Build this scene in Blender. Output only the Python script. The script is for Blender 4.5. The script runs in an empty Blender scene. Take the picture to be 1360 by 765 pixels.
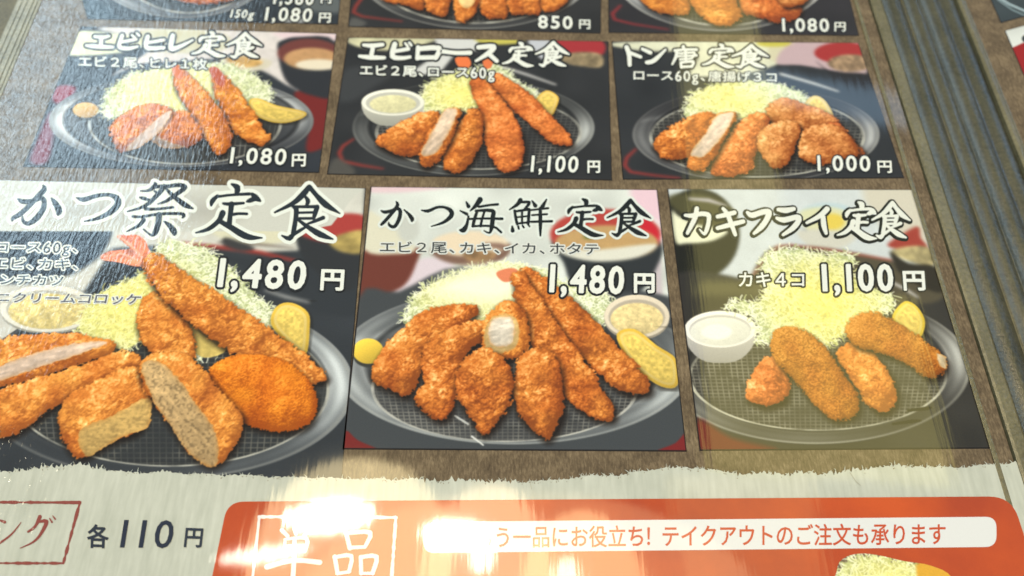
import bpy, math, random
import numpy as np
from mathutils import Vector, Matrix
from mathutils.geometry import delaunay_2d_cdt

# ------------------------------------------------------------------ camera, world, lamps, exposure
SC = 0.22                                   # camera height over the page in metres; page units are multiples of it
FOC = 1100.0                                # focal length for a picture 1360 wide
scene = bpy.context.scene
COL = scene.collection
_a, _b, _c = math.radians(30.52949), math.radians(1.81898869), math.radians(-1.48084044)
CM = Matrix.Rotation(_c, 3, 'Z') @ Matrix.Rotation(_a, 3, 'X') @ Matrix.Rotation(_b, 3, 'Z')
cd = bpy.data.cameras.new('camera'); cam = bpy.data.objects.new('camera', cd); COL.objects.link(cam)
cd.sensor_width = 36.0; cd.lens = 36.0 * FOC / 1360.0
cd.clip_start = 0.005; cd.clip_end = 100.0
cam.matrix_world = Matrix.Translation((0, 0, SC)) @ CM.to_4x4()
cd.dof.use_dof = True; cd.dof.focus_distance = 0.235; cd.dof.aperture_fstop = 10.0
scene.camera = cam

world = bpy.data.worlds.new("World"); scene.world = world; world.use_nodes = True
world.node_tree.nodes['Background'].inputs[0].default_value = (0.86, 0.98, 1.05, 1)
world.node_tree.nodes['Background'].inputs[1].default_value = 0.36
scene.view_settings.view_transform = 'Standard'; scene.view_settings.look = 'None'
scene.view_settings.exposure = 0.0; scene.view_settings.gamma = 1.0
scene.render.engine = 'CYCLES'
scene.cycles.max_bounces = 4; scene.cycles.sample_clamp_indirect = 4.0
scene.cycles.use_denoising = True

MN = np.array(CM)
def un(x, y):
    """picture position (1360x765) -> page position in units of SC"""
    x = np.asarray(x, float); y = np.asarray(y, float)
    d = np.stack([(x - 680) / FOC, -(y - 382.5) / FOC, -np.ones_like(x)], -1) @ MN.T
    return d[..., :2] / -d[..., 2:3]

def mirror_point(x, y, z):
    """where the ray seen at a picture position, mirrored by the page, reaches height z"""
    d = MN @ np.array([(x - 680) / FOC, -(y - 382.5) / FOC, -1.0])
    t = SC / -d[2]
    p = d * t; k = z / -d[2]
    return Vector((p[0] + d[0] * k, p[1] + d[1] * k, z))

def lamp(name, x0, y0, x1, y1, z, rad, color, shape='ELLIPSE', rot=0.0):
    """an overhead area light whose mirror image spans the picture box x0..x1, y0..y1; rad = radiance"""
    k = [mirror_point(x, y, z) for x in (x0, x1) for y in (y0, y1)]
    c = (k[0] + k[1] + k[2] + k[3]) / 4
    w = ((k[2] - k[0]).length + (k[3] - k[1]).length) / 2
    h = ((k[0] - k[1]).length + (k[2] - k[3]).length) / 2
    l = bpy.data.lights.new(name, 'AREA'); l.shape = shape; l.size = w; l.size_y = h
    area = w * h * (math.pi / 4 if shape == 'ELLIPSE' else 1)
    l.energy = rad * area * math.pi; l.color = color
    o = bpy.data.objects.new(name, l); COL.objects.link(o)
    o.location = c; o.rotation_euler = (0, 0, math.radians(rot))
    return o

# big soft room light from behind the viewer (outside every mirrored direction)
kl = bpy.data.lights.new('room_light', 'AREA'); kl.size = 1.6; kl.energy = 5.3; kl.color = (0.92, 0.985, 1.0)
ko = bpy.data.objects.new('room_light', kl); COL.objects.link(ko); ko.location = (0.5, -1.6, 1.7)
ko.rotation_euler = (Vector((0, 0.1, 0)) - ko.location).to_track_quat('-Z', 'Y').to_euler()
# the window whose bluish image lies over the upper left of the sleeve
lamp('blue_reflection_light', -300, -120, 165, 330, 2.2, 12.0, (0.62, 0.85, 1.0), 'RECTANGLE', 8)
# added blue light off to the side, makes blue streaks on the spine ridges
sl_ = bpy.data.lights.new('spine_streak_light', 'AREA'); sl_.size = 0.30; sl_.energy = 0.09 * math.pi * 16.0; sl_.color = (0.30, 0.58, 1.0)
so = bpy.data.objects.new('spine_streak_light', sl_); COL.objects.link(so); so.location = (1.65, 1.45, 1.0)
so.rotation_euler = (Vector((0.15, 0.2, 0)) - so.location).to_track_quat('-Z', 'Y').to_euler()
lamp('blue_reflection_light', 985, 108, 1215, 150, 2.3, 2.6, (0.45, 0.72, 1.0), 'RECTANGLE', -14)  # added blue light for a bluish reflection across the fried chicken print
# ochre curtain strip
lamp('curtain_light', 900, -160, 1010, 395, 2.0, 2.1, (1.0, 0.9, 0.30), 'RECTANGLE', -3)
lamp('curtain_light', 935, 385, 1235, 634, 2.1, 3.0, (1.0, 0.86, 0.22), 'RECTANGLE', -4)
lamp('curtain_light', 905, 632, 1100, 900, 2.0, 1.8, (1.0, 0.75, 0.30), 'RECTANGLE', 0)
# ceiling lamps over the lower middle: shades and the bright bulbs in them
lamp('lamp_shade_light', 325, 606, 600, 900, 1.9, 11.5, (1.0, 0.80, 0.42))
lamp('lamp_shade_light', 560, 645, 735, 900, 1.95, 11.0, (1.0, 0.76, 0.42))
lamp('lamp_shade_light', 690, 680, 860, 920, 2.0, 10.0, (1.0, 0.74, 0.36))
lamp('lamp_shade_light', 400, 655, 1010, 960, 2.05, 3.4, (1.0, 0.74, 0.40))
lamp('lamp_bulb_light', 378, 662, 500, 706, 1.8, 60.0, (1.0, 0.93, 0.75))
lamp('lamp_bulb_light', 290, 722, 415, 744, 1.8, 34.0, (1.0, 0.93, 0.78), 'ELLIPSE', 10)
lamp('lamp_bulb_light', 562, 690, 650, 728, 1.8, 60.0, (1.0, 0.93, 0.75))
lamp('lamp_bulb_light', 618, 715, 650, 765, 1.82, 40.0, (1.0, 0.93, 0.75), 'ELLIPSE')
lamp('lamp_bulb_light', 738, 742, 772, 800, 1.8, 26.0, (1.0, 0.93, 0.75), 'ELLIPSE')

# ------------------------------------------------------------------ print canvas (flat print of the menu page, painted in page space)
RES = 1500
CX0, CY0, CW, CH = -0.96, 0.10, 2.0, 1.14
W, H = int(CW * RES), int(CH * RES)
CAN = np.zeros((H, W, 3), np.float32); CAN[:] = (0.42, 0.36, 0.30)
rng = np.random.default_rng(7)

def to_can(x, y):
    p = un(x, y)
    return np.stack([(p[..., 0] - CX0) * RES, (p[..., 1] - CY0) * RES], -1)

_TS = 1024
_tiles = {}
def _tile(s, k=0):
    """smooth tileable noise with cell size s (pixels), 0..1"""
    key = (s, k)
    if key not in _tiles:
        n = max(2, int(round(_TS / s)))
        g = rng.random((n, n)).astype(np.float32)
        t = np.arange(_TS) * n / _TS; i = t.astype(int); f = t - i; f = f * f * (3 - 2 * f)
        g1 = g[i % n] * (1 - f)[:, None] + g[(i + 1) % n] * f[:, None]
        _tiles[key] = (g1[:, i % n] * (1 - f) + g1[:, (i + 1) % n] * f).astype(np.float32)
    return _tiles[key]
def noise(sl, s, k=0):
    ys = (np.arange(sl[0].start, sl[0].stop) + 137 * k) % _TS; xs = (np.arange(sl[1].start, sl[1].stop) + 311 * k) % _TS
    return _tile(s, k % 3)[np.ix_(ys, xs)]

def _crumbs(size, dens, seed):
    """tileable bread-crumb relief: overlapping flakes; returns height 0..1 and a tone per flake"""
    r = random.Random(seed); Hh = np.zeros((_TS, _TS), np.float32); Tt = np.full((_TS, _TS), .5, np.float32)
    m = int(size * 2) + 2; gy, gx = np.mgrid[-m:m + 1, -m:m + 1].astype(np.float32)
    for i in range(int(_TS * _TS * dens / (size * size))):
        a = size * r.uniform(.55, 1.9); b = size * r.uniform(.42, .85); t = r.uniform(0, 3.1416); c, s_ = math.cos(t), math.sin(t)
        fx, fy = r.random(), r.random()
        u = ((gx - fx) * c + (gy - fy) * s_) / a; v = (-(gx - fx) * s_ + (gy - fy) * c) / b
        z = r.uniform(0, .5) + .5 * (1 - (u * u + v * v)) + .12 * u
        ok = (u * u + v * v) < 1
        ys = (r.randrange(_TS) + gy[:, 0].astype(int)) % _TS; xs = (r.randrange(_TS) + gx[0].astype(int)) % _TS
        ix = np.ix_(ys, xs); old = Hh[ix]; w_ = ok & (z > old)
        Hh[ix] = np.where(w_, z, old); Tt[ix] = np.where(w_, r.random(), Tt[ix])
    return Hh, Tt
_CR = [_crumbs(4.8, .62, 1), _crumbs(2.6, .62, 2), _crumbs(9.0, .5, 3)]
def crumbs(sl, k, seed):
    r = random.Random(seed * 7 + k); oy, ox = r.randrange(_TS), r.randrange(_TS)
    ys = (np.arange(sl[0].start, sl[0].stop) * (1 if r.random() < .5 else -1) + oy) % _TS
    xs = (np.arange(sl[1].start, sl[1].stop) * (1 if r.random() < .5 else -1) + ox) % _TS
    ix = np.ix_(ys, xs); return _CR[k][0][ix], _CR[k][1][ix]

def win(p, pad):
    x0, y0 = np.floor(p.min(0) - pad).astype(int); x1, y1 = np.ceil(p.max(0) + pad).astype(int)
    x0, y0 = max(x0, 0), max(y0, 0); x1, y1 = min(x1, W), min(y1, H)
    if x1 <= x0 + 1 or y1 <= y0 + 1: return None
    sl = (slice(y0, y1), slice(x0, x1))
    Y, X = np.mgrid[y0:y1, x0:x1].astype(np.float32)
    return sl, X, Y

def smooth_closed(p, n=4):
    p = np.asarray(p, float); out = []
    N = len(p)
    for i in range(N):
        a, b, c, d = p[i - 1], p[i], p[(i + 1) % N], p[(i + 2) % N]
        for t in np.arange(n) / n:
            out.append(0.5 * (2 * b + (c - a) * t + (2 * a - 5 * b + 4 * c - d) * t * t + (3 * b - 3 * c + d - a) * t ** 3))
    return np.array(out)

def sdist(p, X, Y):
    """signed distance to polygon, positive inside"""
    d2 = np.full(X.shape, 1e12, np.float32); ins = np.zeros(X.shape, bool)
    N = len(p)
    for i in range(N):
        ax, ay = p[i]; bx, by = p[(i + 1) % N]
        ex, ey = bx - ax, by - ay; L = ex * ex + ey * ey
        if L < 1e-9: continue
        wx, wy = X - ax, Y - ay
        t = np.clip((wx * ex + wy * ey) / L, 0, 1)
        qx, qy = wx - t * ex, wy - t * ey
        np.minimum(d2, qx * qx + qy * qy, out=d2)
        c = (ay > Y) != (by > Y)
        if abs(ey) > 1e-9:
            ins ^= c & (X < ax + (Y - ay) * ex / ey)
    d = np.sqrt(d2)
    return np.where(ins, d, -d)

def sline(p, w, X, Y):
    """distance to a polyline of varying half width, positive inside"""
    best = np.full(X.shape, -1e6, np.float32)
    for i in range(len(p) - 1):
        ax, ay = p[i]; bx, by = p[i + 1]; ex, ey = bx - ax, by - ay; L = max(ex * ex + ey * ey, 1e-9)
        t = np.clip(((X - ax) * ex + (Y - ay) * ey) / L, 0, 1)
        r = w[i] + (w[i + 1] - w[i]) * t
        np.maximum(best, r - np.hypot(X - ax - t * ex, Y - ay - t * ey), out=best)
    return best

CLIP = None          # (mask over the canvas, corners in px): print stays inside its photo
CLIPQ = None
def clip_poly(p):
    """keep the part of a polygon that lies on the current photo"""
    if CLIPQ is None: return p
    P = [tuple(a[:2]) for a in p]; Q = CLIPQ; n = len(Q)
    for i in range(n):
        a, b = Q[i], Q[(i + 1) % n]; out = []
        side = lambda q: (b[0] - a[0]) * (q[1] - a[1]) - (b[1] - a[1]) * (q[0] - a[0])
        for j in range(len(P)):
            c, d = P[j - 1], P[j]; sc_, sd_ = side(c), side(d)
            if (sc_ >= 0) != (sd_ >= 0):
                t = sc_ / (sc_ - sd_); out.append((c[0] + (d[0] - c[0]) * t, c[1] + (d[1] - c[1]) * t))
            if sd_ >= 0: out.append(d)
        P = out
        if len(P) < 3: return None
    return P

def put(sl, al, colr):
    al = np.clip(al, 0, 1)
    if CLIP is not None: al = al * CLIP[sl]
    al = al[..., None]
    CAN[sl] = CAN[sl] * (1 - al) + np.asarray(colr, np.float32) * al

def soften(k, passes=3, fade=1.0, dark=1.0):
    """the out-of-focus backdrop of the current photo: blur what is printed so far"""
    q = np.array(CLIPQ, float); c = to_can(q[:, 0], q[:, 1]); sl = win(c, 0)[0]; A = CAN[sl].astype(np.float64); m = CLIP[sl][..., None].astype(np.float64)
    B = A * m; Mw = m.copy(); k = int(max(1, k))
    for _ in range(passes):
        for ax in (0, 1):
            for nm in (0, 1):
                T_ = (B, Mw)[nm]; pad = [(0, 0)] * 3; pad[ax] = (k + 1, k); cs = np.cumsum(np.pad(T_, pad), axis=ax)
                n = T_.shape[ax]; hi = np.take(cs, np.arange(2 * k + 1, 2 * k + 1 + n), axis=ax); lo = np.take(cs, np.arange(0, n), axis=ax); r_ = (hi - lo) / (2 * k + 1)
                if nm: Mw = r_
                else: B = r_
    R_ = B / np.maximum(Mw, 1e-4) * dark
    CAN[sl] = (A * (1 - m * fade) + R_ * m * fade).astype(np.float32)

def C(r, g, b): return np.array([r, g, b], np.float32) / 255

# zoomed-view coordinate frames used for tracing: name -> (scale, ox, oy)
FR = dict(A=(3.022, 0, 0), B=(3.1875, 430, 0), C=(2.4286, 800, 0), D=(1.9128, 0, 230), E=(2.0128, 450, 230), F=(1.9625, 880, 230),
          G=(3.4, 60, 0), H=(3.579, 450, 0), I=(3.778, 800, 0), P=(1, 0, 0), Q=(5.913, 10, 235), R=(5.913, 240, 235), S=(6.8, 495, 250),
          T=(6.8, 675, 250), U=(8.5, 900, 255), V=(8.5, 1050, 255), X=(5.44, 100, 35), Y=(4.69, 470, 45), Z=(6.18, 820, 50), K=(4.0, 320, 660), N=(4.857, 0, 640))
cur = 'P'
def px(s):
    """'x,y x,y' or 'x,y,w ...' in the current frame -> picture px"""
    a = np.array([[float(v) for v in q.split(',')] for q in s.split()]) if isinstance(s, str) else np.array(s, float)
    k, ox, oy = FR[cur]
    a = a / k; a[:, 0] += ox; a[:, 1] += oy
    return a
def ell_pts(cx, cy, rx, ry, n=40):
    t = np.arange(n) / n * 2 * math.pi
    return np.stack([cx + rx * np.cos(t), cy + ry * np.sin(t)], -1)

# ------------------------------------------------------------------ scene objects
def ensure(name): return bpy.data.materials.new(name)
def nd(nt, t, **kw):
    n = nt.nodes.new(t)
    for k, v in kw.items():
        if k in n.inputs: n.inputs[k].default_value = v
        else: setattr(n, k, v)
    return n
def mathn(nt, op, a, b=None, c=None, clamp=False):
    n = nt.nodes.new('ShaderNodeMath'); n.operation = op; n.use_clamp = clamp
    for i, v in enumerate((a, b, c)):
        if v is None: continue
        if hasattr(v, 'is_output'): nt.links.new(v, n.inputs[i])
        else: n.inputs[i].default_value = v
    return n.outputs[0]

def laminate_group():
    """clear plastic sleeve over print: colour in, shader out"""
    g = bpy.data.node_groups.new('laminated_print', 'ShaderNodeTree')
    g.interface.new_socket('Color', in_out='INPUT', socket_type='NodeSocketColor')
    g.interface.new_socket('Normal', in_out='INPUT', socket_type='NodeSocketVector')
    g.interface.new_socket('Shader', in_out='OUTPUT', socket_type='NodeSocketShader')
    L = g.links
    gi = g.nodes.new('NodeGroupInput'); go = g.nodes.new('NodeGroupOutput')
    geo = g.nodes.new('ShaderNodeNewGeometry')
    sep = g.nodes.new('ShaderNodeSeparateXYZ'); L.new(geo.outputs['Position'], sep.inputs[0])
    # worn zone at the upper left of the sleeve: fades with distance along x
    nz = nd(g, 'ShaderNodeTexNoise', Scale=30.0, Detail=3.0); L.new(geo.outputs['Position'], nz.inputs['Vector'])
    sx = mathn(g, 'MULTIPLY_ADD', sep.outputs[1], -0.25, sep.outputs[0])
    sx = mathn(g, 'MULTIPLY_ADD', nz.outputs[0], 0.05, sx)
    worn = nd(g, 'ShaderNodeMapRange'); L.new(sx, worn.inputs[0])
    worn.inputs[1].default_value = -0.165; worn.inputs[2].default_value = -0.085; worn.inputs[3].default_value = 1.0; worn.inputs[4].default_value = 0.0
    # diagonal rubbing marks
    mp = nd(g, 'ShaderNodeMapping'); mp.inputs['Rotation'].default_value = (0, 0, math.radians(-28)); mp.inputs['Scale'].default_value = (900, 190, 100)
    L.new(geo.outputs['Position'], mp.inputs[0])
    st = nd(g, 'ShaderNodeTexNoise', Scale=1.0, Detail=3.0, Roughness=0.6); L.new(mp.outputs[0], st.inputs['Vector'])
    mp2 = nd(g, 'ShaderNodeMapping'); mp2.inputs['Rotation'].default_value = (0, 0, math.radians(-5)); mp2.inputs['Scale'].default_value = (420, 30, 100)
    L.new(geo.outputs['Position'], mp2.inputs[0])
    st2 = nd(g, 'ShaderNodeTexNoise', Scale=1.0, Detail=2.0, Roughness=0.5); L.new(mp2.outputs[0], st2.inputs['Vector'])
    wv = nd(g, 'ShaderNodeTexNoise', Scale=17.0, Detail=1.0); L.new(geo.outputs['Position'], wv.inputs['Vector'])
    h = mathn(g, 'MULTIPLY', mathn(g, 'MULTIPLY', st.outputs[0], worn.outputs[0]), 0.00030)
    h = mathn(g, 'MULTIPLY_ADD', st2.outputs[0], 0.000014, h)
    h = mathn(g, 'MULTIPLY_ADD', wv.outputs[0], 0.00022, h)
    bp = nd(g, 'ShaderNodeBump', Strength=1.0, Distance=1.0); L.new(h, bp.inputs['Height'])
    p = nd(g, 'ShaderNodeBsdfPrincipled', Roughness=0.6)
    p.inputs['Specular IOR Level'].default_value = 0.0
    p.inputs['Coat Weight'].default_value = 1.0; p.inputs['Coat IOR'].default_value = 1.5
    rr = mathn(g, 'MULTIPLY_ADD', worn.outputs[0], 0.06, 0.045); L.new(rr, p.inputs['Coat Roughness'])
    L.new(bp.outputs[0], p.inputs['Coat Normal'])
    L.new(gi.outputs['Color'], p.inputs['Base Color'])
    L.new(gi.outputs['Normal'], p.inputs['Normal'])
    L.new(p.outputs[0], go.inputs[0])
    return g
LAM = laminate_group()

def srgb(c):
    c = np.asarray(c[:3], float) / 255
    return tuple(np.where(c <= 0.04045, c / 12.92, ((c + 0.055) / 1.055) ** 2.4)) + (1,)

def print_mat(name, colour=None, build=None, var=0.06):
    m = ensure(name); m.use_nodes = True; nt = m.node_tree; nt.nodes.clear()
    out = nt.nodes.new('ShaderNodeOutputMaterial'); g = nt.nodes.new('ShaderNodeGroup'); g.node_tree = LAM
    nt.links.new(g.outputs[0], out.inputs[0])
    geo = nt.nodes.new('ShaderNodeNewGeometry'); nt.links.new(geo.outputs['Normal'], g.inputs['Normal'])
    if build: src = build(nt, geo, g)
    else:
        src = nt.nodes.new('ShaderNodeRGB'); src.outputs[0].default_value = srgb(colour); src = src.outputs[0]
    # print grain
    nz = nd(nt, 'ShaderNodeTexNoise', Scale=2600.0, Detail=2.0); nt.links.new(geo.outputs['Position'], nz.inputs['Vector'])
    f = mathn(nt, 'MULTIPLY_ADD', nz.outputs[0], 2 * var, 1 - var)
    vm = nt.nodes.new('ShaderNodeVectorMath'); vm.operation = 'SCALE'; nt.links.new(src, vm.inputs[0]); nt.links.new(f, vm.inputs['Scale'])
    nt.links.new(vm.outputs[0], g.inputs['Color'])
    return m

IMG = bpy.data.images.new('printed_page', W, H, float_buffer=False)
def _photo(nt, geo, g):
    t = nt.nodes.new('ShaderNodeTexImage'); t.image = IMG; t.extension = 'EXTEND'; t.interpolation = 'Cubic'
    return t.outputs[0]
M_PHOTO = print_mat('printed_photo', build=_photo, var=0.13)
def _kraft(nt, geo, g):
    a = nd(nt, 'ShaderNodeTexNoise', Scale=120.0, Detail=6.0, Roughness=0.65)
    mp = nd(nt, 'ShaderNodeMapping'); mp.inputs['Scale'].default_value = (1500, 420, 100); mp.inputs['Rotation'].default_value = (0, 0, 0.25)
    nt.links.new(geo.outputs['Position'], mp.inputs[0]); nt.links.new(geo.outputs['Position'], a.inputs['Vector'])
    b = nd(nt, 'ShaderNodeTexNoise', Scale=1.0, Detail=4.0, Roughness=0.7); nt.links.new(mp.outputs[0], b.inputs['Vector'])
    s = mathn(nt, 'ADD', mathn(nt, 'MULTIPLY', a.outputs[0], 0.45), mathn(nt, 'MULTIPLY', b.outputs[0], 0.55))
    r = nt.nodes.new('ShaderNodeValToRGB'); nt.links.new(s, r.inputs[0])
    e = r.color_ramp.elements; e[0].position = 0.33; e[0].color = srgb((70, 58, 44)); e[1].position = 0.70; e[1].color = srgb((150, 132, 106))
    m = e.new(0.5); m.color = srgb((106, 91, 71))
    return r.outputs[0]
M_KRAFT = print_mat('kraft_paper', build=_kraft)
def _washi(nt, geo, g):
    a = nd(nt, 'ShaderNodeTexNoise', Scale=60.0, Detail=6.0, Roughness=0.6); nt.links.new(geo.outputs['Position'], a.inputs['Vector'])
    mp = nd(nt, 'ShaderNodeMapping'); mp.inputs['Scale'].default_value = (700, 90, 100); nt.links.new(geo.outputs['Position'], mp.inputs[0])
    b = nd(nt, 'ShaderNodeTexNoise', Scale=1.0, Detail=3.0); nt.links.new(mp.outputs[0], b.inputs['Vector'])
    s = mathn(nt, 'ADD', mathn(nt, 'MULTIPLY', a.outputs[0], 0.5), mathn(nt, 'MULTIPLY', b.outputs[0], 0.5))
    r = nt.nodes.new('ShaderNodeValToRGB'); nt.links.new(s, r.inputs[0])
    e = r.color_ramp.elements; e[0].position = 0.3; e[0].color = srgb((174, 178, 168)); e[1].position = 0.7; e[1].color = srgb((204, 207, 198))
    return r.outputs[0]
M_WASHI = print_mat('torn_cream_paper', build=_washi, var=0.03)
def _orange(nt, geo, g):
    a = nd(nt, 'ShaderNodeTexNoise', Scale=22.0, Detail=5.0, Roughness=0.6); nt.links.new(geo.outputs['Position'], a.inputs['Vector'])
    r = nt.nodes.new('ShaderNodeValToRGB'); nt.links.new(a.outputs[0], r.inputs[0])
    e = r.color_ramp.elements; e[0].position = 0.35; e[0].color = srgb((170, 70, 42)); e[1].position = 0.66; e[1].color = srgb((202, 88, 42))
    return r.outputs[0]
M_ORANGE = print_mat('orange_print', build=_orange, var=0.05)
_mc = {}
def ink(c, var=0.05):
    if c not in _mc: _mc[c] = print_mat('ink', c, var=var)
    return _mc[c]

def mesh_obj(name, verts, faces, mats, parent, z=0.0, midx=None, uv=True, label=None):
    """verts: page positions (n,2) in page units or (n,3) metres"""
    verts = np.asarray(verts, float)
    if verts.shape[1] == 2:
        v3 = np.zeros((len(verts), 3)); v3[:, :2] = verts * SC; v3[:, 2] = z if np.isscalar(z) else np.asarray(z)
    else: v3 = verts
    me = bpy.data.meshes.new(name); me.from_pydata(v3.tolist(), [], [list(f) for f in faces])
    for m in mats: me.materials.append(m)
    if midx is not None: me.polygons.foreach_set('material_index', np.asarray(midx, np.int32))
    if uv:
        ul = me.uv_layers.new(name='UVMap')
        li = np.empty(len(me.loops), np.int32); me.loops.foreach_get('vertex_index', li)
        u = np.stack([(v3[li, 0] / SC - CX0) / CW, (v3[li, 1] / SC - CY0) / CH], -1)
        ul.data.foreach_set('uv', u.astype(np.float32).ravel())
    me.update()
    o = bpy.data.objects.new(name, me); COL.objects.link(o)
    if parent is not None: o.parent = parent
    if label: o['label'] = label
    return o

def union(polys):
    """polys in px -> (verts px, tris), upward facing in the page after y flip"""
    V, F = [], []
    for p in polys:
        F.append(list(range(len(V), len(V) + len(p)))); V += [Vector((float(a[0]), float(a[1]))) for a in p]
    r = delaunay_2d_cdt(V, [], F, 1, 1e-4)
    v = np.array([tuple(a) for a in r[0]])
    return v, [f[::-1] for f, o in zip(r[2], r[5]) if o]

ZSTEP = 3e-6
_z = [6e-5]
def nz_():
    _z[0] += ZSTEP; return _z[0]
def patch(name, poly, parent, label=None, mat=None):
    poly = clip_poly(poly)
    if poly is None: return
    v, f = union([poly])
    return mesh_obj(name, un(v[:, 0], v[:, 1]), f, [mat or M_PHOTO], parent, nz_(), label=label)

# ------------------------------------------------------------------ painters (all in print space)
panel = None
LIT = np.array([-0.35, 0.62, 0.70], np.float32); LIT /= np.linalg.norm(LIT)

def flat(s, col, soft=1.5, closed_smooth=True, alpha=1.0, var=0.0, name=None, label=None, col2=None):
    p = px(s); pp = smooth_closed(p) if closed_smooth else p
    c = to_can(pp[:, 0], pp[:, 1]); w = win(c, soft * 3 + 2)
    if w is None: return
    sl, X, Y = w; sd = sdist(c, X, Y)
    k = C(*col) * np.ones(X.shape + (1,), np.float32)
    if col2 is not None:   # vertical gradient (print: top colour -> bottom colour)
        t = np.clip((Y - c[:, 1].min()) / (np.ptp(c[:, 1]) + 1e-6), 0, 1)[..., None]
        k = C(*col) * t + C(*col2) * (1 - t)
    if var: k = k * (1 + var * (noise(sl, 24, 1) + noise(sl, 6, 2) - 1)[..., None])
    put(sl, (sd / soft + 0.5) * alpha, k)
    if name: patch(name, pp, panel, label)

def line(s, col, alpha=1.0, soft=1.2):
    p = px(s); k = FR[cur][0]
    c = to_can(p[:, 0], p[:, 1]); e = to_can(p[:, 0] + 1, p[:, 1]); sc = np.hypot(*(e - c).T)
    w = win(c, 12 + (p[:, 2].max() / 1) * sc.max())
    if w is None: return
    sl, X, Y = w
    sd = sline(c, p[:, 2] * 0.5 * sc, X, Y)      # third value is already divided by the frame scale in px()
    put(sl, (sd / soft + 0.5) * alpha, C(*col))

def lerp3(t, a, b, c):
    t = np.clip(t, 0, 1)[..., None]
    return np.where(t < 0.5, a + (b - a) * t * 2, b + (c - b) * (t * 2 - 1))

def fried(s, tone='brown', seed=1, amp=1.0, spine=False, name='cutlet', label=None, size=1.0, clipface=None):
    p = px(s); k = FR[cur][0]
    if spine:
        # resample the spine then outline
        q = []
        P_ = p
        for i in range(len(P_) - 1):
            a, b, c_, d = P_[max(i - 1, 0)], P_[i], P_[i + 1], P_[min(i + 2, len(P_) - 1)]
            for t in np.arange(5) / 5: q.append(0.5 * (2 * b + (c_ - a) * t + (2 * a - 5 * b + 4 * c_ - d) * t * t + (3 * b - 3 * c_ + d - a) * t ** 3))
        q.append(P_[-1]); q = np.array(q)
        c = to_can(q[:, 0], q[:, 1]); e = to_can(q[:, 0] + 1, q[:, 1]); sc = np.hypot(*(e - c).T); wd = q[:, 2] * sc
        w = win(c, wd.max() + 14)
        if w is None: return
        sl, X, Y = w; sd = sline(c, wd, X, Y); R = max(float(np.median(wd)), 4)
        polys = [hull2(q[i, :2], q[i, 2], q[i + 1, :2], q[i + 1, 2]) for i in range(len(q) - 1)]
    else:
        pp = smooth_closed(p); c = to_can(pp[:, 0], pp[:, 1]); w = win(c, 14)
        if w is None: return
        sl, X, Y = w; sd = sdist(c, X, Y); R = max(float(sd.max()), 4); polys = [pp]
    big = 0 if size >= .85 else 1
    h1, t1 = crumbs(sl, big, seed); h2, t2 = crumbs(sl, 1, seed + 5)
    n1 = noise(sl, 18, seed); n2 = noise(sl, 34, seed + 1); n3 = noise(sl, 9, seed + 2)
    h3, t3 = crumbs(sl, 2, seed + 9); q3 = .42 if big == 0 else .12
    patchy = np.clip(noise(sl, 26, seed + 6) * 1.8 - .4, 0, 1)          # crumb lies thick here and thin there
    crumb = (.58 * h1 + .26 * h2) * (1 - q3 * .5) + q3 * h3 * (.35 + .65 * patchy)
    crumb = crumb * (.80 + .34 * patchy) / (.84 + .30 * q3) * .95
    sde = sd + amp * ((crumb - 0.55) * 10.5 + (n3 - .5) * 4.0)
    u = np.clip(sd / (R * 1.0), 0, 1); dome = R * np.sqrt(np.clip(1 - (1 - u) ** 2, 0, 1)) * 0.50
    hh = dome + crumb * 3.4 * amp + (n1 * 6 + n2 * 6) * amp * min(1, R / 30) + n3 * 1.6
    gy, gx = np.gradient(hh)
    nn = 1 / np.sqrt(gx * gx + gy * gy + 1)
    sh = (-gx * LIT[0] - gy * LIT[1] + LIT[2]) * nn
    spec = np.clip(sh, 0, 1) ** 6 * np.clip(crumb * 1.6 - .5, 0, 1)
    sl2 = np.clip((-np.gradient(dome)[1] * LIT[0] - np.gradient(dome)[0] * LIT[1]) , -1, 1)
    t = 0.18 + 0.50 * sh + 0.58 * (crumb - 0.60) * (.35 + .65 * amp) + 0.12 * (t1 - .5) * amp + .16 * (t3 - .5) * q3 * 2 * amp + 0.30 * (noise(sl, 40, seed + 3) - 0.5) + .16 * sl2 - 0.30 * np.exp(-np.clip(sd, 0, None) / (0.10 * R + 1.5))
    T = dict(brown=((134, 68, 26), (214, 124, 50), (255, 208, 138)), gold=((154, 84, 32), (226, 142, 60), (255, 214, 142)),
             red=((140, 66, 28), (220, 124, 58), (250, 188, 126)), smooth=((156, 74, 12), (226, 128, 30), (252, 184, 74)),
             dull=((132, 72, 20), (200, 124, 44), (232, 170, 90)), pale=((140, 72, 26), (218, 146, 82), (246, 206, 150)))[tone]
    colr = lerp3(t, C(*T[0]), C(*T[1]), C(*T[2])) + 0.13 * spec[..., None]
    warm = (noise(sl, 30, seed + 8) - .5)[..., None]          # browner and more golden places
    colr = colr * (1 + warm * C(20, 60, 90) * .8 + .02)
    # cast shade printed below it
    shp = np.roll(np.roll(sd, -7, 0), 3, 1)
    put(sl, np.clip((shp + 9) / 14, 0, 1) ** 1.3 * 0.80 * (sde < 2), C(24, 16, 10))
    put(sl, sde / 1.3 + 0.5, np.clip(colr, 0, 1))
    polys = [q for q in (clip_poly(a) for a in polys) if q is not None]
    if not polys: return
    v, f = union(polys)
    mesh_obj(name, un(v[:, 0], v[:, 1]), f, [M_PHOTO], panel, nz_(), label=label)

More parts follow.
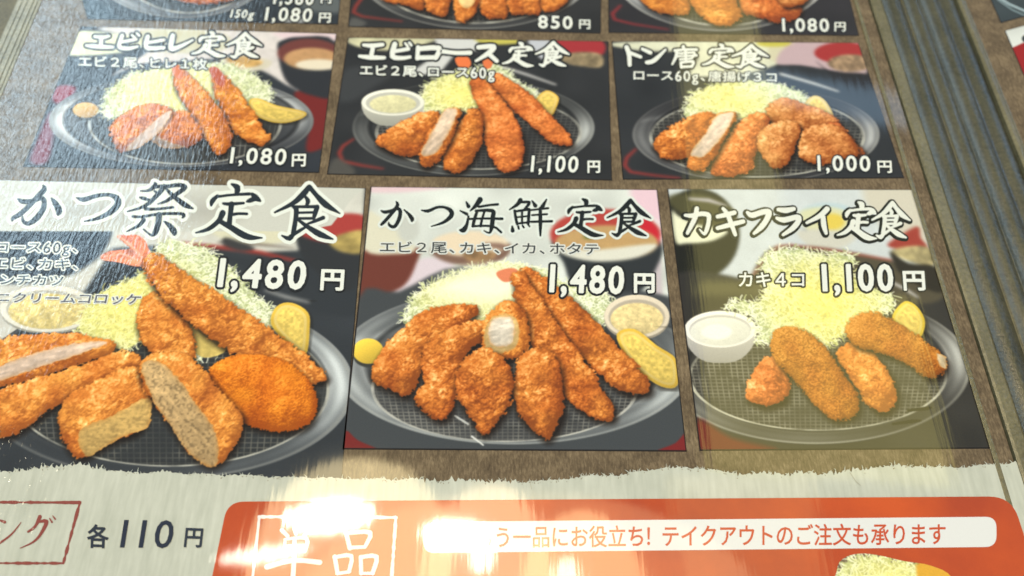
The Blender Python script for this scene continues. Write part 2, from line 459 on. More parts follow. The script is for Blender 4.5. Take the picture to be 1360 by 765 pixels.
def face(s, col=(222, 200, 178), seed=3, speck=0.0):
    p = px(s); pp = smooth_closed(p); c = to_can(pp[:, 0], pp[:, 1]); w = win(c, 6)
    if w is None: return
    sl, X, Y = w; sd = sdist(c, X, Y)
    n = noise(sl, 5, seed) * 0.5 + noise(sl, 16, seed + 1) * 0.5
    k = C(*col) * (0.88 + 0.24 * n)[..., None]
    if speck:
        q = noise(sl, 4, seed + 2); k = k * (1 - speck * np.clip((q - 0.55) * 4, 0, 1))[..., None]
    d = c[len(c) // 2] - c[0]; an = math.atan2(d[1], d[0])      # fibres run across the cut
    fu = (X * math.cos(an) + Y * math.sin(an)); fv = (-X * math.sin(an) + Y * math.cos(an))
    fib = _tile(5, 1)[(fv * 1.2 + 3000).astype(int) % _TS, (fu * .28 + 3000 + seed * 50).astype(int) % _TS]
    k = k * (.90 + .20 * fib)[..., None]
    ty = np.clip((Y - c[:, 1].min()) / (np.ptp(c[:, 1]) + 1e-6), 0, 1)[..., None]; k = k * (.86 + .22 * ty)
    e = np.exp(-np.clip(sd, 0, None) / 3.0)[..., None] * (.5 + noise(sl, 7, seed + 2))[..., None]
    k = k * (1 - .55 * e) + C(206, 140, 66) * .55 * e
    sd = sd + (noise(sl, 4, seed + 5) - .5) * 3.5 + (noise(sl, 10, seed + 6) - .5) * 4
    put(sl, sd / 1.5 + .5, k)

def cabbage(s, cen, seed=1, dens=1.0, tint=1.0, name='shredded_cabbage'):
    r = random.Random(seed)
    p = px(s); pp = smooth_closed(p); c = to_can(pp[:, 0], pp[:, 1]); w = win(c, 16)
    if w is None: return
    sl, X, Y = w; sd = sdist(c, X, Y)
    cc = px(cen); cn = to_can(cc[:, 0], cc[:, 1])[0]; ext = np.ptp(c, 0)
    dd = np.hypot((X - cn[0]) / (ext[0] * .42), (Y - cn[1]) / (ext[1] * .55))
    yel = np.clip(1 - dd, 0, 1)
    n = noise(sl, 7, seed) * .6 + noise(sl, 3, seed + 1) * .4
    base = (C(196, 206, 160) * (1 - yel[..., None]) + C(226, 216, 104) * yel[..., None]) * (0.72 + 0.36 * n)[..., None]
    put(sl, (sd - 4 + (n - .5) * 16) / 2.5 + .5, base)
    area = float((sd > 0).sum()); N = int(area / 24 * dens)
    inside = np.argwhere(sd > -2.5); 
    oy, ox = sl[0].start, sl[1].start
    for i in range(N):
        iy, ix = inside[r.randrange(len(inside))]
        edge = sd[iy, ix] < 7
        x, y = ix + ox, iy + oy; a = r.uniform(0, 6.283); L = r.uniform(14, 36) if not edge else r.uniform(10, 22); b = r.uniform(-.75, .75)
        n_ = 4; pts = [(x, y)]
        for j in range(n_ - 1):
            x += math.cos(a) * L / n_; y += math.sin(a) * L / n_; a += b; pts.append((x, y))
        pts = np.array(pts); ww = win(pts, 3)
        if ww is None: continue
        s2, X2, Y2 = ww
        al = sline(pts, [r.uniform(.6, 1.35)] * n_, X2, Y2)
        yv = yel[iy, ix] * tint; k = r.random()
        if k < .5: col = C(244, 247, 228) * (1 - yv) + C(246, 240, 150) * yv
        elif k < .8: col = C(226, 234, 190) * (1 - yv) + C(236, 226, 96) * yv
        else: col = C(176, 186, 134) * (1 - yv) + C(190, 180, 64) * yv
        put(s2, (al / 1.1 + .5) * .85, col)
    put(sl, np.clip(1.15 - dd * 1.15, 0, 1) * .60 * (.5 + n) * (sd > 3), C(250, 246, 190) * (1 - .5 * tint) + C(248, 236, 110) * .5 * tint)
    patch(name, pp, panel)

def disc(cx, cy, rx, ry, col, soft=1.5, shade=0.0, name=None, label=None, var=0.0, alpha=1, rot=0):
    pts = ell_pts(cx, cy, rx, ry)
    q = px(pts); c = to_can(q[:, 0], q[:, 1]); w = win(c, 6 + soft * 2)
    if w is None: return
    sl, X, Y = w; sd = sdist(c, X, Y)
    k = C(*col) * np.ones(X.shape + (1,), np.float32)
    if shade:
        m = c.mean(0); e = np.ptp(c, 0) / 2
        k = k * (1 + shade * ((Y - m[1]) / e[1] * .6 - (X - m[0]) / e[0] * .4))[..., None]
    if var: k = k * (1 + var * (noise(sl, 9, 2) + noise(sl, 4, 1) - 1))[..., None]
    put(sl, (sd / soft + .5) * alpha, k)
    if name: patch(name, q, panel, label)

def plate(cx, cy, rx, ry, base, hls, rim=(158, 160, 160), rimw=0.012, name='black_plate', inner=.80, label=None):
    """dark round plate seen obliquely, printed sheen given as (angle deg, spread, strength)"""
    q = px(ell_pts(cx, cy, rx, ry, 56)); c = to_can(q[:, 0], q[:, 1]); w = win(c, 6)
    if w is None: return
    sl, X, Y = w
    ctr = px([(cx, cy), (cx + rx, cy), (cx, cy + ry)]); t = to_can(ctr[:, 0], ctr[:, 1])
    A = np.stack([t[1] - t[0], t[2] - t[0]], 1); Ai = np.linalg.inv(A)
    u = Ai[0, 0] * (X - t[0, 0]) + Ai[0, 1] * (Y - t[0, 1]); v = Ai[1, 0] * (X - t[0, 0]) + Ai[1, 1] * (Y - t[0, 1])
    r = np.hypot(u, v); th = np.degrees(np.arctan2(v, u))
    k = C(*base) * (0.72 + .28 * np.clip(r, 0, 1) ** 3)[..., None]
    g = np.zeros_like(r)
    for a, sp, st in hls:
        d = (th - a + 180) % 360 - 180
        g += .46 * st * np.exp(-(d / sp) ** 2) * np.clip((r - .35) / .5, 0, 1)
    g *= (0.9 + .3 * noise(sl, 40, 3))
    g = g * (1.0 + .9 * np.exp(-((r - .93) / .035) ** 2)) * np.clip((r - .5) / .4, .25, 1)
    g += .10 * np.exp(-((u * .5 + v + .72) / .05) ** 2) * (r < .97)
    g = g * np.where(r > inner, 1.0, 0.75)
    k = k + g[..., None] * C(215, 220, 222)
    # inner lip and outer rim
    lip = np.exp(-((r - inner) / .02) ** 2) * (0.03 + .35 * g); k = k + lip[..., None]
    k = k * (1 - .35 * np.exp(-((r - inner + .03) / .02) ** 2))[..., None]
    rm = np.exp(-((r - .985) / rimw) ** 2) * (.12 + .7 * np.clip(g * 1.5 + (v > 0) * .45 * np.abs(v), 0, 1))
    k = k * (1 - rm[..., None]) + C(*rim) * rm[..., None]
    W_ = (rx + ry) / 2 / FR[cur][0]
    put(sl, (1 - r) * W_ / 1.2 + .5, np.clip(k, 0, 1))
    patch(name, q, panel, label)

def net(cx, cy, rx, ry, sp=0.045, col=(128, 126, 120), floor=(40, 40, 40), rim=(176, 176, 170), fl=.75, sq=1.5, name='wire_rack', y_hi=None):
    sp = sp * 1.45
    q = px(ell_pts(cx, cy, rx, ry, 56)); c = to_can(q[:, 0], q[:, 1]); w = win(c, 6)
    if w is None: return
    sl, X, Y = w
    ctr = px([(cx, cy), (cx + rx, cy), (cx, cy + ry)]); t = to_can(ctr[:, 0], ctr[:, 1])
    A = np.stack([t[1] - t[0], t[2] - t[0]], 1); Ai = np.linalg.inv(A)
    u = Ai[0, 0] * (X - t[0, 0]) + Ai[0, 1] * (Y - t[0, 1]); v = Ai[1, 0] * (X - t[0, 0]) + Ai[1, 1] * (Y - t[0, 1])
    r = np.hypot(u, v); R = rx / FR[cur][0] * 1.2; Rv = ry / FR[cur][0] * 1.2
    ins = np.clip((1 - r) * R / 1.3 + .5, 0, 1)
    put(sl, ins * fl, C(*floor))
    un_, vn = u / (1 - .12 * v), v + .05 * v * v
    d1 = np.abs((un_ / sp) % 1 - .5) * sp * R; d2 = np.abs((vn / (sp * sq)) % 1 - .5) * sp * sq * Rv
    wires = np.maximum(np.clip(1.35 - d1, 0, 1), np.clip(1.2 - d2, 0, 1)) * np.clip(.2 + 1.3 * noise(sl, 50, 1) * noise(sl, 16, 2) * 1.6, .15, 1.1)
    put(sl, wires * ins * .66, C(*col))
    rim_ = np.clip(2.1 - np.abs(1 - r) * (R * .35 + Rv * .65) , 0, 1) * (0.45 + .7 * noise(sl, 22, 2)) * np.where(v > -.1, 1, .75)
    put(sl, rim_, C(*rim))
    patch(name, q, panel)

def lemon(s, col=(238, 200, 60), name='lemon_wedge'):
    p = px(s); pp = smooth_closed(p); c = to_can(pp[:, 0], pp[:, 1]); w = win(c, 6)
    if w is None: return
    sl, X, Y = w; sd = sdist(c, X, Y)
    u = np.clip(sd / (sd.max() + 1e-6), 0, 1)
    nn_ = noise(sl, 5, 1); k = C(*col) * (0.92 + .10 * noise(sl, 20, 2))[..., None]
    pu = np.clip((u - .30) * 7, 0, 1)[..., None]; pi_ = (np.clip((u - .13) * 12, 0, 1)[..., None]) * (1 - pu)
    k = k * (1 - pi_ * .45) + C(246, 236, 186) * pi_ * .45
    k = k * (1 - pu) + (C(242, 212, 112) * (.86 + .26 * nn_)[..., None]) * pu
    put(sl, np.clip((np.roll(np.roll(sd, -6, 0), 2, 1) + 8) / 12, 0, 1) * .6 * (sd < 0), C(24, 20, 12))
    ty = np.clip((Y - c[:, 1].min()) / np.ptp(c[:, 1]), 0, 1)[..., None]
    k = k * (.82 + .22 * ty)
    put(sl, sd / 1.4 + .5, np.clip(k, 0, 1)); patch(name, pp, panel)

def cup(cx, cy, rx, ry, depth, wall, sauce, sname='sauce_dish', var=.1, si=.74):
    """small white dish of sauce, printed"""
    t = np.linspace(0, math.pi, 16)
    low = [(cx + rx * math.copysign(abs(math.cos(a)) ** .62, math.cos(a)) * (1.0 - .20 * math.sin(a) ** 2), cy + (ry * .55 + depth) * max(0.0, math.sin(a)) ** .85) for a in t]
    up = [(cx - rx * math.cos(a), cy - ry * math.sin(a)) for a in t[1:-1]]
    o = low + up
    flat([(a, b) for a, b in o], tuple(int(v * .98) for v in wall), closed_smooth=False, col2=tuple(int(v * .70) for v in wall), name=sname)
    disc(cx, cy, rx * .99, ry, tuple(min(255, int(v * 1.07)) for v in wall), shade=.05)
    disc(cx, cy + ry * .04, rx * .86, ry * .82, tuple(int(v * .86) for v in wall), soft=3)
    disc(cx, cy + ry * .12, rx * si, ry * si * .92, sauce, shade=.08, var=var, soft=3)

def open_panel(corners, base, label, border=(22, 20, 20), parent=None):
    """a printed photo: part of the menu; returns the part"""
    global panel, CLIP, CLIPQ
    q = np.array(corners, float); c = to_can(q[:, 0], q[:, 1]); w = win(c, 4)
    sl, X, Y = w
    CLIP = np.zeros((H, W), np.float32); CLIP[sl] = np.clip(sdist(c, X, Y) + .5, 0, 1); CLIPQ = [tuple(a) for a in q]
    put(sl, np.ones(X.shape), C(*base) * (0.9 + .2 * noise(sl, 60, 1))[..., None])
    _z[0] = 6e-5
    v = un(q[:, 0], q[:, 1])
    panel = mesh_obj('dish_photo', v, [(3, 2, 1, 0)], [M_PHOTO], MENU, 5e-5, label=label)
    return q
def close_panel(q, border=(24, 20, 18), wd=1.0):
    global CLIP, CLIPQ
    soften(1, 1, .8)
    CLIP = CLIPQ = None
    c = to_can(q[:, 0], q[:, 1]); w = win(c, 4)
    sl, X, Y = w; sd = sdist(c, X, Y)
    put(sl, np.clip(1.9 * wd - np.abs(sd - .6), 0, 1) * .9, C(*border))

# ------------------------------------------------------------------ lettering geometry
def hull2(a, ra, b, rb, n=10):
    """convex outline of two discs"""
    pts = []
    for (c, r) in ((a, ra), (b, rb)):
        for k in range(n):
            t = 2 * math.pi * (k + .37) / n; pts.append((c[0] + r * math.cos(t), c[1] + r * math.sin(t)))
    pts = sorted(set(pts)); 
    def half(P):
        o = []
        for q in P:
            while len(o) > 1 and (o[-1][0] - o[-2][0]) * (q[1] - o[-2][1]) - (o[-1][1] - o[-2][1]) * (q[0] - o[-2][0]) <= 0: o.pop()
            o.append(q)
        return o
    l = half(pts); u = half(pts[::-1]); return l[:-1] + u[:-1]

def catmull(p, n=4):
    out = []
    for i in range(len(p) - 1):
        a, b, c, d = p[max(i - 1, 0)], p[i], p[i + 1], p[min(i + 2, len(p) - 1)]
        for t in np.arange(n) / n: out.append(0.5 * (2 * b + (c - a) * t + (2 * a - 5 * b + 4 * c - d) * t * t + (3 * b - 3 * c + d - a) * t ** 3))
    out.append(p[-1]); return np.array(out)

GL = {}   # traced brush characters: strokes (x,y,w) in units of the character's own box
def define(ch, frame, strokes):
    global cur
    cur = frame; S = [px(s) for s in strokes]
    for s in S: s[:, 2] = np.maximum(s[:, 2], 0.5)
    return_box = (min((s[:, 0] - s[:, 2] / 2).min() for s in S), min((s[:, 1] - s[:, 2] / 2).min() for s in S),
                  max((s[:, 0] + s[:, 2] / 2).max() for s in S), max((s[:, 1] + s[:, 2] / 2).max() for s in S))
    GL[ch] = (S, return_box)
    return S
def placed(ch, x0, y0, x1, y1, thick=1.0):
    """traced strokes of a character moved into another box (picture px)"""
    S, b = GL[ch]; kx = (x1 - x0) / (b[2] - b[0]); ky = (y1 - y0) / (b[3] - b[1]); out = []
    for s in S:
        t = s.copy(); t[:, 0] = x0 + (s[:, 0] - b[0]) * kx; t[:, 1] = y0 + (s[:, 1] - b[1]) * ky; t[:, 2] = s[:, 2] * (kx + ky) / 2 * thick; out.append(t)
    return out
def stroke_polys(S, grow=0.0):
    P = []
    for s in S:
        q = catmull(s, 3)
        for i in range(len(q) - 1):
            ra, rb = max(q[i, 2] / 2 + grow, .2), max(q[i + 1, 2] / 2 + grow, .2)
            if math.hypot(*(q[i, :2] - q[i + 1, :2])) < 1e-3: continue
            P.append(hull2(q[i, :2], ra, q[i + 1, :2], rb))
    return P
def lettering(name, fills, outs, fillc, outc, parent, label=None, glow=None, off=(0, 0), raw=None):
    """fills / outs: lists of polygon lists per character, merged into a two-level flat print"""
    V, F, Zs, Mi = [], [], [], []
    z = nz_(); z2 = z + 1.2e-5; _z[0] += 2e-5
    if outc is not None:
        P = [q for g in outs for q in g]
        v, f = union(P); n0 = 0
        V.append(un(v[:, 0] + off[0], v[:, 1] + off[1])); F += [tuple(f_) for f_ in f]; Zs += [z] * len(v); Mi += [1] * len(f)
    n0 = sum(len(a) for a in V)
    for (v, f) in (raw or []):
        for zz, mm in ((z + 2e-6, 1), (z2 + 2e-6, 0)):
            if mm == 1 and outc is None: continue
            V.append(un(v[:, 0], v[:, 1])); F += [tuple(i + n0 for i in f_) for f_ in f]; Zs += [zz] * len(v); Mi += [mm] * len(f); n0 += len(v)
    for g in fills:
        if not g: continue
        v, f = union(g)
        V.append(un(v[:, 0], v[:, 1])); F += [tuple(i + n0 for i in f_) for f_ in f]; Zs += [z2] * len(v); Mi += [0] * len(f); n0 += len(v)
    return mesh_obj(name, np.concatenate(V), F, [ink(fillc), ink(outc) if outc is not None else ink(fillc)], parent, Zs, Mi, uv=False, label=label)
def title(frame_chars, fillc, outc, grow, parent, label=None, thin=0.5, off=(0, 0), name='title_lettering'):
    fills = [stroke_polys(S, thin) for S in frame_chars]; outs = [stroke_polys(S, grow) for S in frame_chars]
    return lettering(name, fills, outs, fillc, outc, parent, label, off=off)

_tc = bpy.data.curves.new('tmp', 'FONT'); _to = bpy.data.objects.new('tmp', _tc); COL.objects.link(_to); _tc.resolution_u = 3
_cache = {}
def glyph_tris(ch):
    if ch not in _cache:
        _tc.body = ch; bpy.context.view_layer.update()
        e = _to.evaluated_get(bpy.context.evaluated_depsgraph_get()); me = e.to_mesh()
        co = np.array([v.co[:2] for v in me.vertices]); F = [list(p.vertices) for p in me.polygons]
        e.to_mesh_clear()
        # weld equal points so that boundary edges can be found
        key = {}; idx = []
        for c in co: idx.append(key.setdefault((round(c[0], 5), round(c[1], 5)), len(key)))
        vs = np.array(list(key.keys())); F = [[idx[i] for i in f] for f in F]
        cnt = {}
        for f in F:
            for i in range(len(f)):
                e_ = tuple(sorted((f[i], f[(i + 1) % len(f)]))); cnt[e_] = cnt.get(e_, 0) + 1
        _cache[ch] = (vs, F, [e_ for e_, n in cnt.items() if n == 1 and e_[0] != e_[1]])
    return _cache[ch]
WIDE = set('、。！')
def text(s, tl, tr, h, parent, fillc, outc=None, bold=0.4, grow=1.6, slant=0.0, name='lettering', label=None, squash=None):
    """a line of print from picture point tl to tr (top edge), letters h px tall; slant = px shift of top edge to the right"""
    # advance of each character in em
    adv = []; x = 0
    for ch in s:
        w = {'、': .62, '！': .8, ' ': .35, ',': .30, '1': .46 if len(s) < 9 else .5, 'g': .58}.get(ch)
        if w is None: w = .60 if ord(ch) < 128 else 1.0
        adv.append((x, w)); x += w
    tot = x; tl = np.array(tl, float); tr = np.array(tr, float)
    fills, outs, raws = [], [], []
    for ch, (x0, w) in zip(s, adv):
        if ch == ' ': continue
        vs, F, B = glyph_tris(ch)
        if len(vs) == 0: continue
        lo, hi = vs.min(0), vs.max(0)
        if ord(ch) < 128:
            gx = (vs[:, 0] - (lo[0] + hi[0]) / 2) * 1.0 + w / 2; gy = vs[:, 1] / .73
        else:
            gx = (vs[:, 0] - .5 * (1.0 if hi[0] <= 1.05 else hi[0] + lo[0])) * 1.0 + w / 2 if ch != '、' else vs[:, 0] + .05
            gy = (vs[:, 1] + .10) / .95
        U = (x0 + gx) / tot; Vv = gy
        q = tl[None] + (tr - tl)[None] * U[:, None]; q[:, 1] += h * (1 - Vv); q[:, 0] += slant * (Vv - 1)
        b = bold * (.62 if ord(ch) < 128 and bold > .6 else 1)
        raws.append((q, F))
        fills.append([hull2(q[a], b, q[c], b, 6) for a, c in B])
        if outc is not None: outs.append([hull2(q[a], b + grow, q[c], b + grow, 8) for a, c in B])
    return lettering(name, fills, outs, fillc, outc, parent, label, raw=raws)

# ------------------------------------------------------------------ the menu
MENU = bpy.data.objects.new('restaurant_menu', None); COL.objects.link(MENU)
MENU['label'] = 'open laminated restaurant menu showing photos of fried cutlet and shrimp set meals'
MENU['category'] = 'menu'
# ---- tabletop under the menu, cover board, page sheets, spine
def strip3(name, prof, y0, y1, mat, parent, ny=2, label=None, jit=0.0):
    """profile [(x, z metres)] in page units run along the page's height"""
    V, F = [], []
    n = len(prof)
    for j in range(ny):
        y = y0 + (y1 - y0) * j / (ny - 1)
        for (x, z) in prof:
            wob = jit * math.sin(y * 5.1 + x * 9)
            V.append(((x + wob) * SC, y * SC, z))
    for j in range(ny - 1):
        for i in range(n - 1):
            F.append((j * n + i, j * n + i + 1, (j + 1) * n + i + 1, (j + 1) * n + i))
    o = mesh_obj(name, V, F, [mat], parent, label=label)
    for p in o.data.polygons: p.use_smooth = len(prof) > 6
    return o
def slab(name, x0, x1, y0, y1, z0, z1, mat, parent, label=None):
    X0, X1, Y0, Y1 = (v * SC for v in (x0, x1, y0, y1))
    V = [(X0, Y0, z0), (X1, Y0, z0), (X1, Y1, z0), (X0, Y1, z0), (X0, Y0, z1), (X1, Y0, z1), (X1, Y1, z1), (X0, Y1, z1)]
    F = [(3, 2, 1, 0), (4, 5, 6, 7), (0, 1, 5, 4), (1, 2, 6, 5), (2, 3, 7, 6), (3, 0, 4, 7)]
    return mesh_obj(name, V, F, [mat], parent, label=label)

def vinyl_mat(name, c1, c2, rough=.42):
    m = ensure(name); m.use_nodes = True; nt = m.node_tree; p = nt.nodes['Principled BSDF']
    geo = nt.nodes.new('ShaderNodeNewGeometry')
    a = nd(nt, 'ShaderNodeTexNoise', Scale=900.0, Detail=4.0, Roughness=.7); nt.links.new(geo.outputs['Position'], a.inputs['Vector'])
    b = nd(nt, 'ShaderNodeTexNoise', Scale=60.0, Detail=3.0); nt.links.new(geo.outputs['Position'], b.inputs['Vector'])
    s = mathn(nt, 'ADD', mathn(nt, 'MULTIPLY', a.outputs[0], .6), mathn(nt, 'MULTIPLY', b.outputs[0], .4))
    r = nt.nodes.new('ShaderNodeValToRGB'); nt.links.new(s, r.inputs[0]); e = r.color_ramp.elements
    e[0].position = .35; e[0].color = srgb(c1); e[1].position = .65; e[1].color = srgb(c2)
    nt.links.new(r.outputs[0], p.inputs['Base Color']); p.inputs['Roughness'].default_value = rough
    bp = nd(nt, 'ShaderNodeBump', Strength=.9, Distance=.00022); nt.links.new(a.outputs[0], bp.inputs['Height']); nt.links.new(bp.outputs[0], p.inputs['Normal'])
    return m
M_VINYL = vinyl_mat('olive_vinyl', (44, 46, 38), (80, 78, 62), .27)
M_EDGE = vinyl_mat('clear_sleeve_edge', (86, 82, 62), (122, 116, 90), .25)
M_BOARD = vinyl_mat('board', (70, 66, 48), (120, 112, 80), .5)

tb = slab('tabletop', -3.2, 3.2, -2.2, 4.2, -.020, -.0062, vinyl_mat('brown_table', (60, 46, 36), (92, 72, 54), .4), None); tb['kind'] = 'structure'
slab('cover_board', -1.02, 2.3, -.75, 1.75, -.0060, -.0011, M_BOARD, MENU)
slab('page_sheet', -.803, .648, -.60, 1.62, -.0010, 0.0, M_KRAFT, MENU, label='brown kraft paper page under clear plastic')
slab('page_sheet', .822, 2.2, -.60, 1.62, -.0010, 0.0, M_KRAFT, MENU, label='facing brown kraft paper page beyond the spine')
# frayed pale sleeve edge on the left: several thin layered strips
M_CREAM = vinyl_mat('cream_sleeve', (104, 104, 90), (176, 172, 148), .3)
for i, (x0, x1) in enumerate(((-.846, -.838), (-.836, -.829), (-.827, -.818), (-.816, -.810), (-.808, -.8035))):
    slab('sleeve_layer', x0, x1, -.6, 1.62, -.0010, -.0003 + .00012 * i, M_CREAM, MENU)
# right border of the clear sleeve: a flat welded strip, then the ridged spine
strip3('sleeve_seam', [(.622, .00036), (.6235, .00040), (.627, .00040), (.6285, .00036)], -.6, 1.62, M_EDGE, MENU)
strip3('sleeve_border', [(.650, -.0008), (.6505, .0006), (.654, .00085), (.668, .00080), (.671, .0004), (.672, -.001)], -.6, 1.62, M_EDGE, MENU)
prof = []
def bump(x0, x1, h, z0=-.0006, n=9):
    for i in range(n):
        t = i / (n - 1); prof.append((x0 + (x1 - x0) * t, z0 + h * math.sin(math.pi * t) ** .8))
bump(.671, .709, .0021); prof.append((.7125, -.0012)); bump(.716, .742, .0012, -.0006); bump(.7425, .776, .0019, -.0003); bump(.7765, .806, .0010)
strip3('spine', prof, -.6, 1.62, M_VINYL, MENU, ny=24, label='ridged olive vinyl spine of the menu')
strip3('sleeve_border', [(.806, -.001), (.8065, .0009), (.811, .0013), (.817, .0009), (.822, .0002), (.824, .0001)], -.6, 1.62, M_EDGE, MENU, label='raised plastic edge of the facing sleeve')

# ---- dish photo: shrimp and fillet cutlet set (upper left)
Pn = open_panel([(107, 35), (447, 45), (424, 230), (30, 222)], (46, 50, 58), 'photo of the two shrimp and fillet cutlet set, 1,080 yen')
cur = 'A'
flat("430,110 1360,136 1350,420 1180,360 1060,290 900,240 700,250 560,260 440,310 540,245 590,200 520,150", (216, 210, 212), var=.08, name='white_cloth')
flat("1100,130 1360,138 1350,200 1200,180", (222, 202, 212), soft=14)
flat("290,160 330,125 470,138 570,150 570,190 480,214 275,224", (226, 228, 196), var=.1, name='rice_bowl')
flat("560,130 720,120 900,140 900,200 700,215 600,190", (200, 196, 170), soft=10)
flat("880,235 960,225 1085,245 1060,280 960,292 900,262", (206, 200, 186), name='pickle_dish'); flat("905,238 970,228 1050,246 1030,268 950,270", (198, 160, 100), var=.3)
flat("1180,372 1340,390 1330,560 1230,610 1240,480", (112, 36, 34))
flat("205,380 240,345 300,350 290,385 230,420", (140, 30, 52)); flat("120,650 150,560 200,450 215,520 190,650", (120, 40, 60), soft=6)
flat("1112,190 1130,165 1200,150 1345,170 1345,380 1250,385 1165,345 1130,290", (44, 46, 52), closed_smooth=True, name='soup_bowl')
disc(1238, 215, 126, 58, (108, 58, 54)); disc(1250, 238, 112, 44, (188, 146, 104), var=.12); disc(1275, 262, 90, 22, (224, 214, 196), soft=3)
soften(3)
plate(728, 480, 530, 192, (60, 62, 68), [(175, 38, .8), (-15, 34, .50), (100, 30, .10)], inner=.90)
net(742, 495, 382, 165, sp=.04, sq=20, col=(150, 150, 146), floor=(52, 52, 52), fl=.8)
disc(343, 449, 54, 38, (60, 56, 50)); disc(343, 444, 52, 31, (208, 166, 92), shade=.2, name='mustard')
cabbage("405,450 440,360 520,300 640,275 760,262 900,255 1000,290 1080,350 1090,410 1060,440 960,480 700,490 480,480", "700,370", 11, tint=.55)
lemon("1000,405 1040,398 1110,425 1222,450 1215,475 1150,495 1080,490 1010,455", (236, 196, 84))
fried("868,296,20 900,360,44 945,440,54 1000,520,54 1048,560,38", 'gold', 3, spine=True, name='fried_shrimp')
fried("712,282,20 742,340,44 795,410,54 850,490,60 882,560,52 882,606,26", 'gold', 5, spine=True, name='fried_shrimp')
flat("690,268 715,262 735,300 715,318 695,300", (214, 120, 70)); flat("838,280 870,272 905,320 890,350 862,330", (186, 92, 62))
fried("590,545 640,480 690,450 750,450 800,500 815,555 760,592 690,592 630,575", 'brown', 7)
face("600,560 620,545 690,575 740,592 660,596", (150, 130, 120))
fried("442,510 500,450 600,413 680,430 692,455 640,520 560,590 485,615 455,580", 'brown', 9)
face("505,605 540,560 600,505 660,455 690,452 640,530 560,592", (208, 186, 176), 4)
close_panel(Pn)
S = [define('エ', 'X', ["140,75,16 200,80,22 245,72,14", "190,85,24 185,140,24", "80,140,14 160,148,26 270,152,18"]),
     define('ビ', 'X', ["340,70,26 325,110,24 320,150,26 380,162,22 450,148,12", "335,115,16 440,95,18", "410,65,12 430,80,12", "445,50,10 462,68,12"]),
     define('ヒ', 'X', ["525,75,26 510,130,26 530,160,26 640,155,20", "520,120,18 640,100,18"]),
     define('レ', 'X', ["705,70,28 690,160,30 750,150,24 850,100,8"])]
define('定', 'R', ["400,58,12 445,85,44 440,130,30", "290,150,20 250,190,34 240,225,14", "280,158,18 400,143,16 540,135,22", "560,135,20 590,165,44 625,190,14", "600,168,30 550,185,34 518,196,8",
       "335,210,16 380,215,24 495,207,16", "400,215,40 390,300,34 380,385,40", "395,300,22 450,290,18 520,292,18", "330,285,44 300,345,34 220,410,28 120,440,8", "300,345,30 390,395,40 470,445,46 540,475,42 640,480,6"])
define('食', 'R', ["1010,80,36 960,140,44 880,210,32 740,280,12", "1020,90,34 1070,150,34 1140,220,46 1250,288,6", "975,150,14 1000,190,32 990,220,20", "880,235,16 908,255,36 902,340,32 885,440,34",
       "900,236,18 1060,235,22", "1072,238,34 1055,290,32 1045,325,22", "915,283,14 1050,280,16", "915,328,16 1045,327,18", "890,440,24 855,485,34 795,462,8", "860,470,24 940,420,22 1000,385,10",
       "1120,322,28 1050,350,22 985,375,10", "925,340,18 1000,395,30 1100,455,44 1195,490,8"])
def kj(ch, x0, y0, x1, y1, th=1.0):     # box given in the current frame
    a = px([(x0, y0), (x1, y1)]); return placed(ch, a[0, 0], a[0, 1], a[1, 0], a[1, 1], th)
DK, WT = (34, 38, 42), (226, 230, 228)
cur = 'X'
ch = S + [kj('定', 842, 40, 1085, 222, 1.34), kj('食', 1092, 46, 1350, 230, 1.26)]
title(ch, WT, DK, 3.2, panel)
text('エビ２尾、ヒレ１枚', (103, 74.5), (276, 78.5), 14.5, panel, WT, DK, .35, 1.9)
text('1,080', (303, 195), (384, 197.5), 21.5, panel, WT, DK, .9, 2.4, slant=3, name='price_lettering')
text('円', (387, 204), (408, 204), 17.5, panel, WT, DK, .6, 1.7, slant=1, name='price_lettering')

# ---- dish photo: shrimp and loin cutlet set (upper middle)
Pn = open_panel([(462, 50), (808, 55), (813, 240), (434, 232)], (44, 45, 48), 'photo of the shrimp and loin cutlet set, 1,100 yen')
cur = 'B'
flat("98,168 180,160 460,162 430,190 330,212 230,215 130,196", (196, 194, 164), var=.2, name='rice_bowl')
flat("468,162 650,166 662,215 560,225 500,300 420,320 380,300 450,250 480,215", (206, 208, 212), soft=3, closed_smooth=False, name='white_cloth')
flat("640,165 830,168 830,185 700,190", (196, 188, 90), soft=4)
flat("866,168 985,172 990,240 950,262 900,235", (188, 192, 206), soft=3)
flat("978,168 1174,174 1172,240 1040,232 1000,205", (158, 48, 54), name='soup_bowl'); flat("1000,240 1080,222 1174,232 1174,285 1100,284 1030,270", (140, 124, 98), var=.5)
line("745,282,14 860,318,14 980,360,10", (188, 188, 192)); 
flat("100,290 300,300 200,380 120,430 60,420", (58, 60, 64), soft=20)
line("126,590,9 80,620,13 64,650,14 80,684,12 160,702,11 250,716,8", (158, 54, 48)); flat("30,690 60,670 130,720 110,745 20,740", (78, 76, 74), soft=8)
soften(3)
plate(634, 535, 512, 212, (48, 49, 51), [(165, 28, .22), (8, 24, .62), (-50, 22, .16), (110, 28, .16)], inner=.88)
net(655, 560, 430, 158, sp=.035, sq=1.6, col=(150, 148, 142), floor=(44, 44, 46))
cabbage("405,440 412,390 450,345 540,312 640,290 740,275 830,350 905,395 900,430 800,440 690,450 560,475 420,480", "590,400", 21, tint=.9)
lemon("893,432 940,385 992,412 985,455 962,492 925,470", (240, 196, 88))
cup(292, 436, 134, 56, 70, (222, 222, 214), (216, 212, 172))
flat("555,252 580,240 612,246 622,275 600,296 570,285", (228, 120, 70), name='shrimp_tail'); flat("672,262 700,248 716,262 705,290 684,292", (220, 118, 72), name='shrimp_tail')
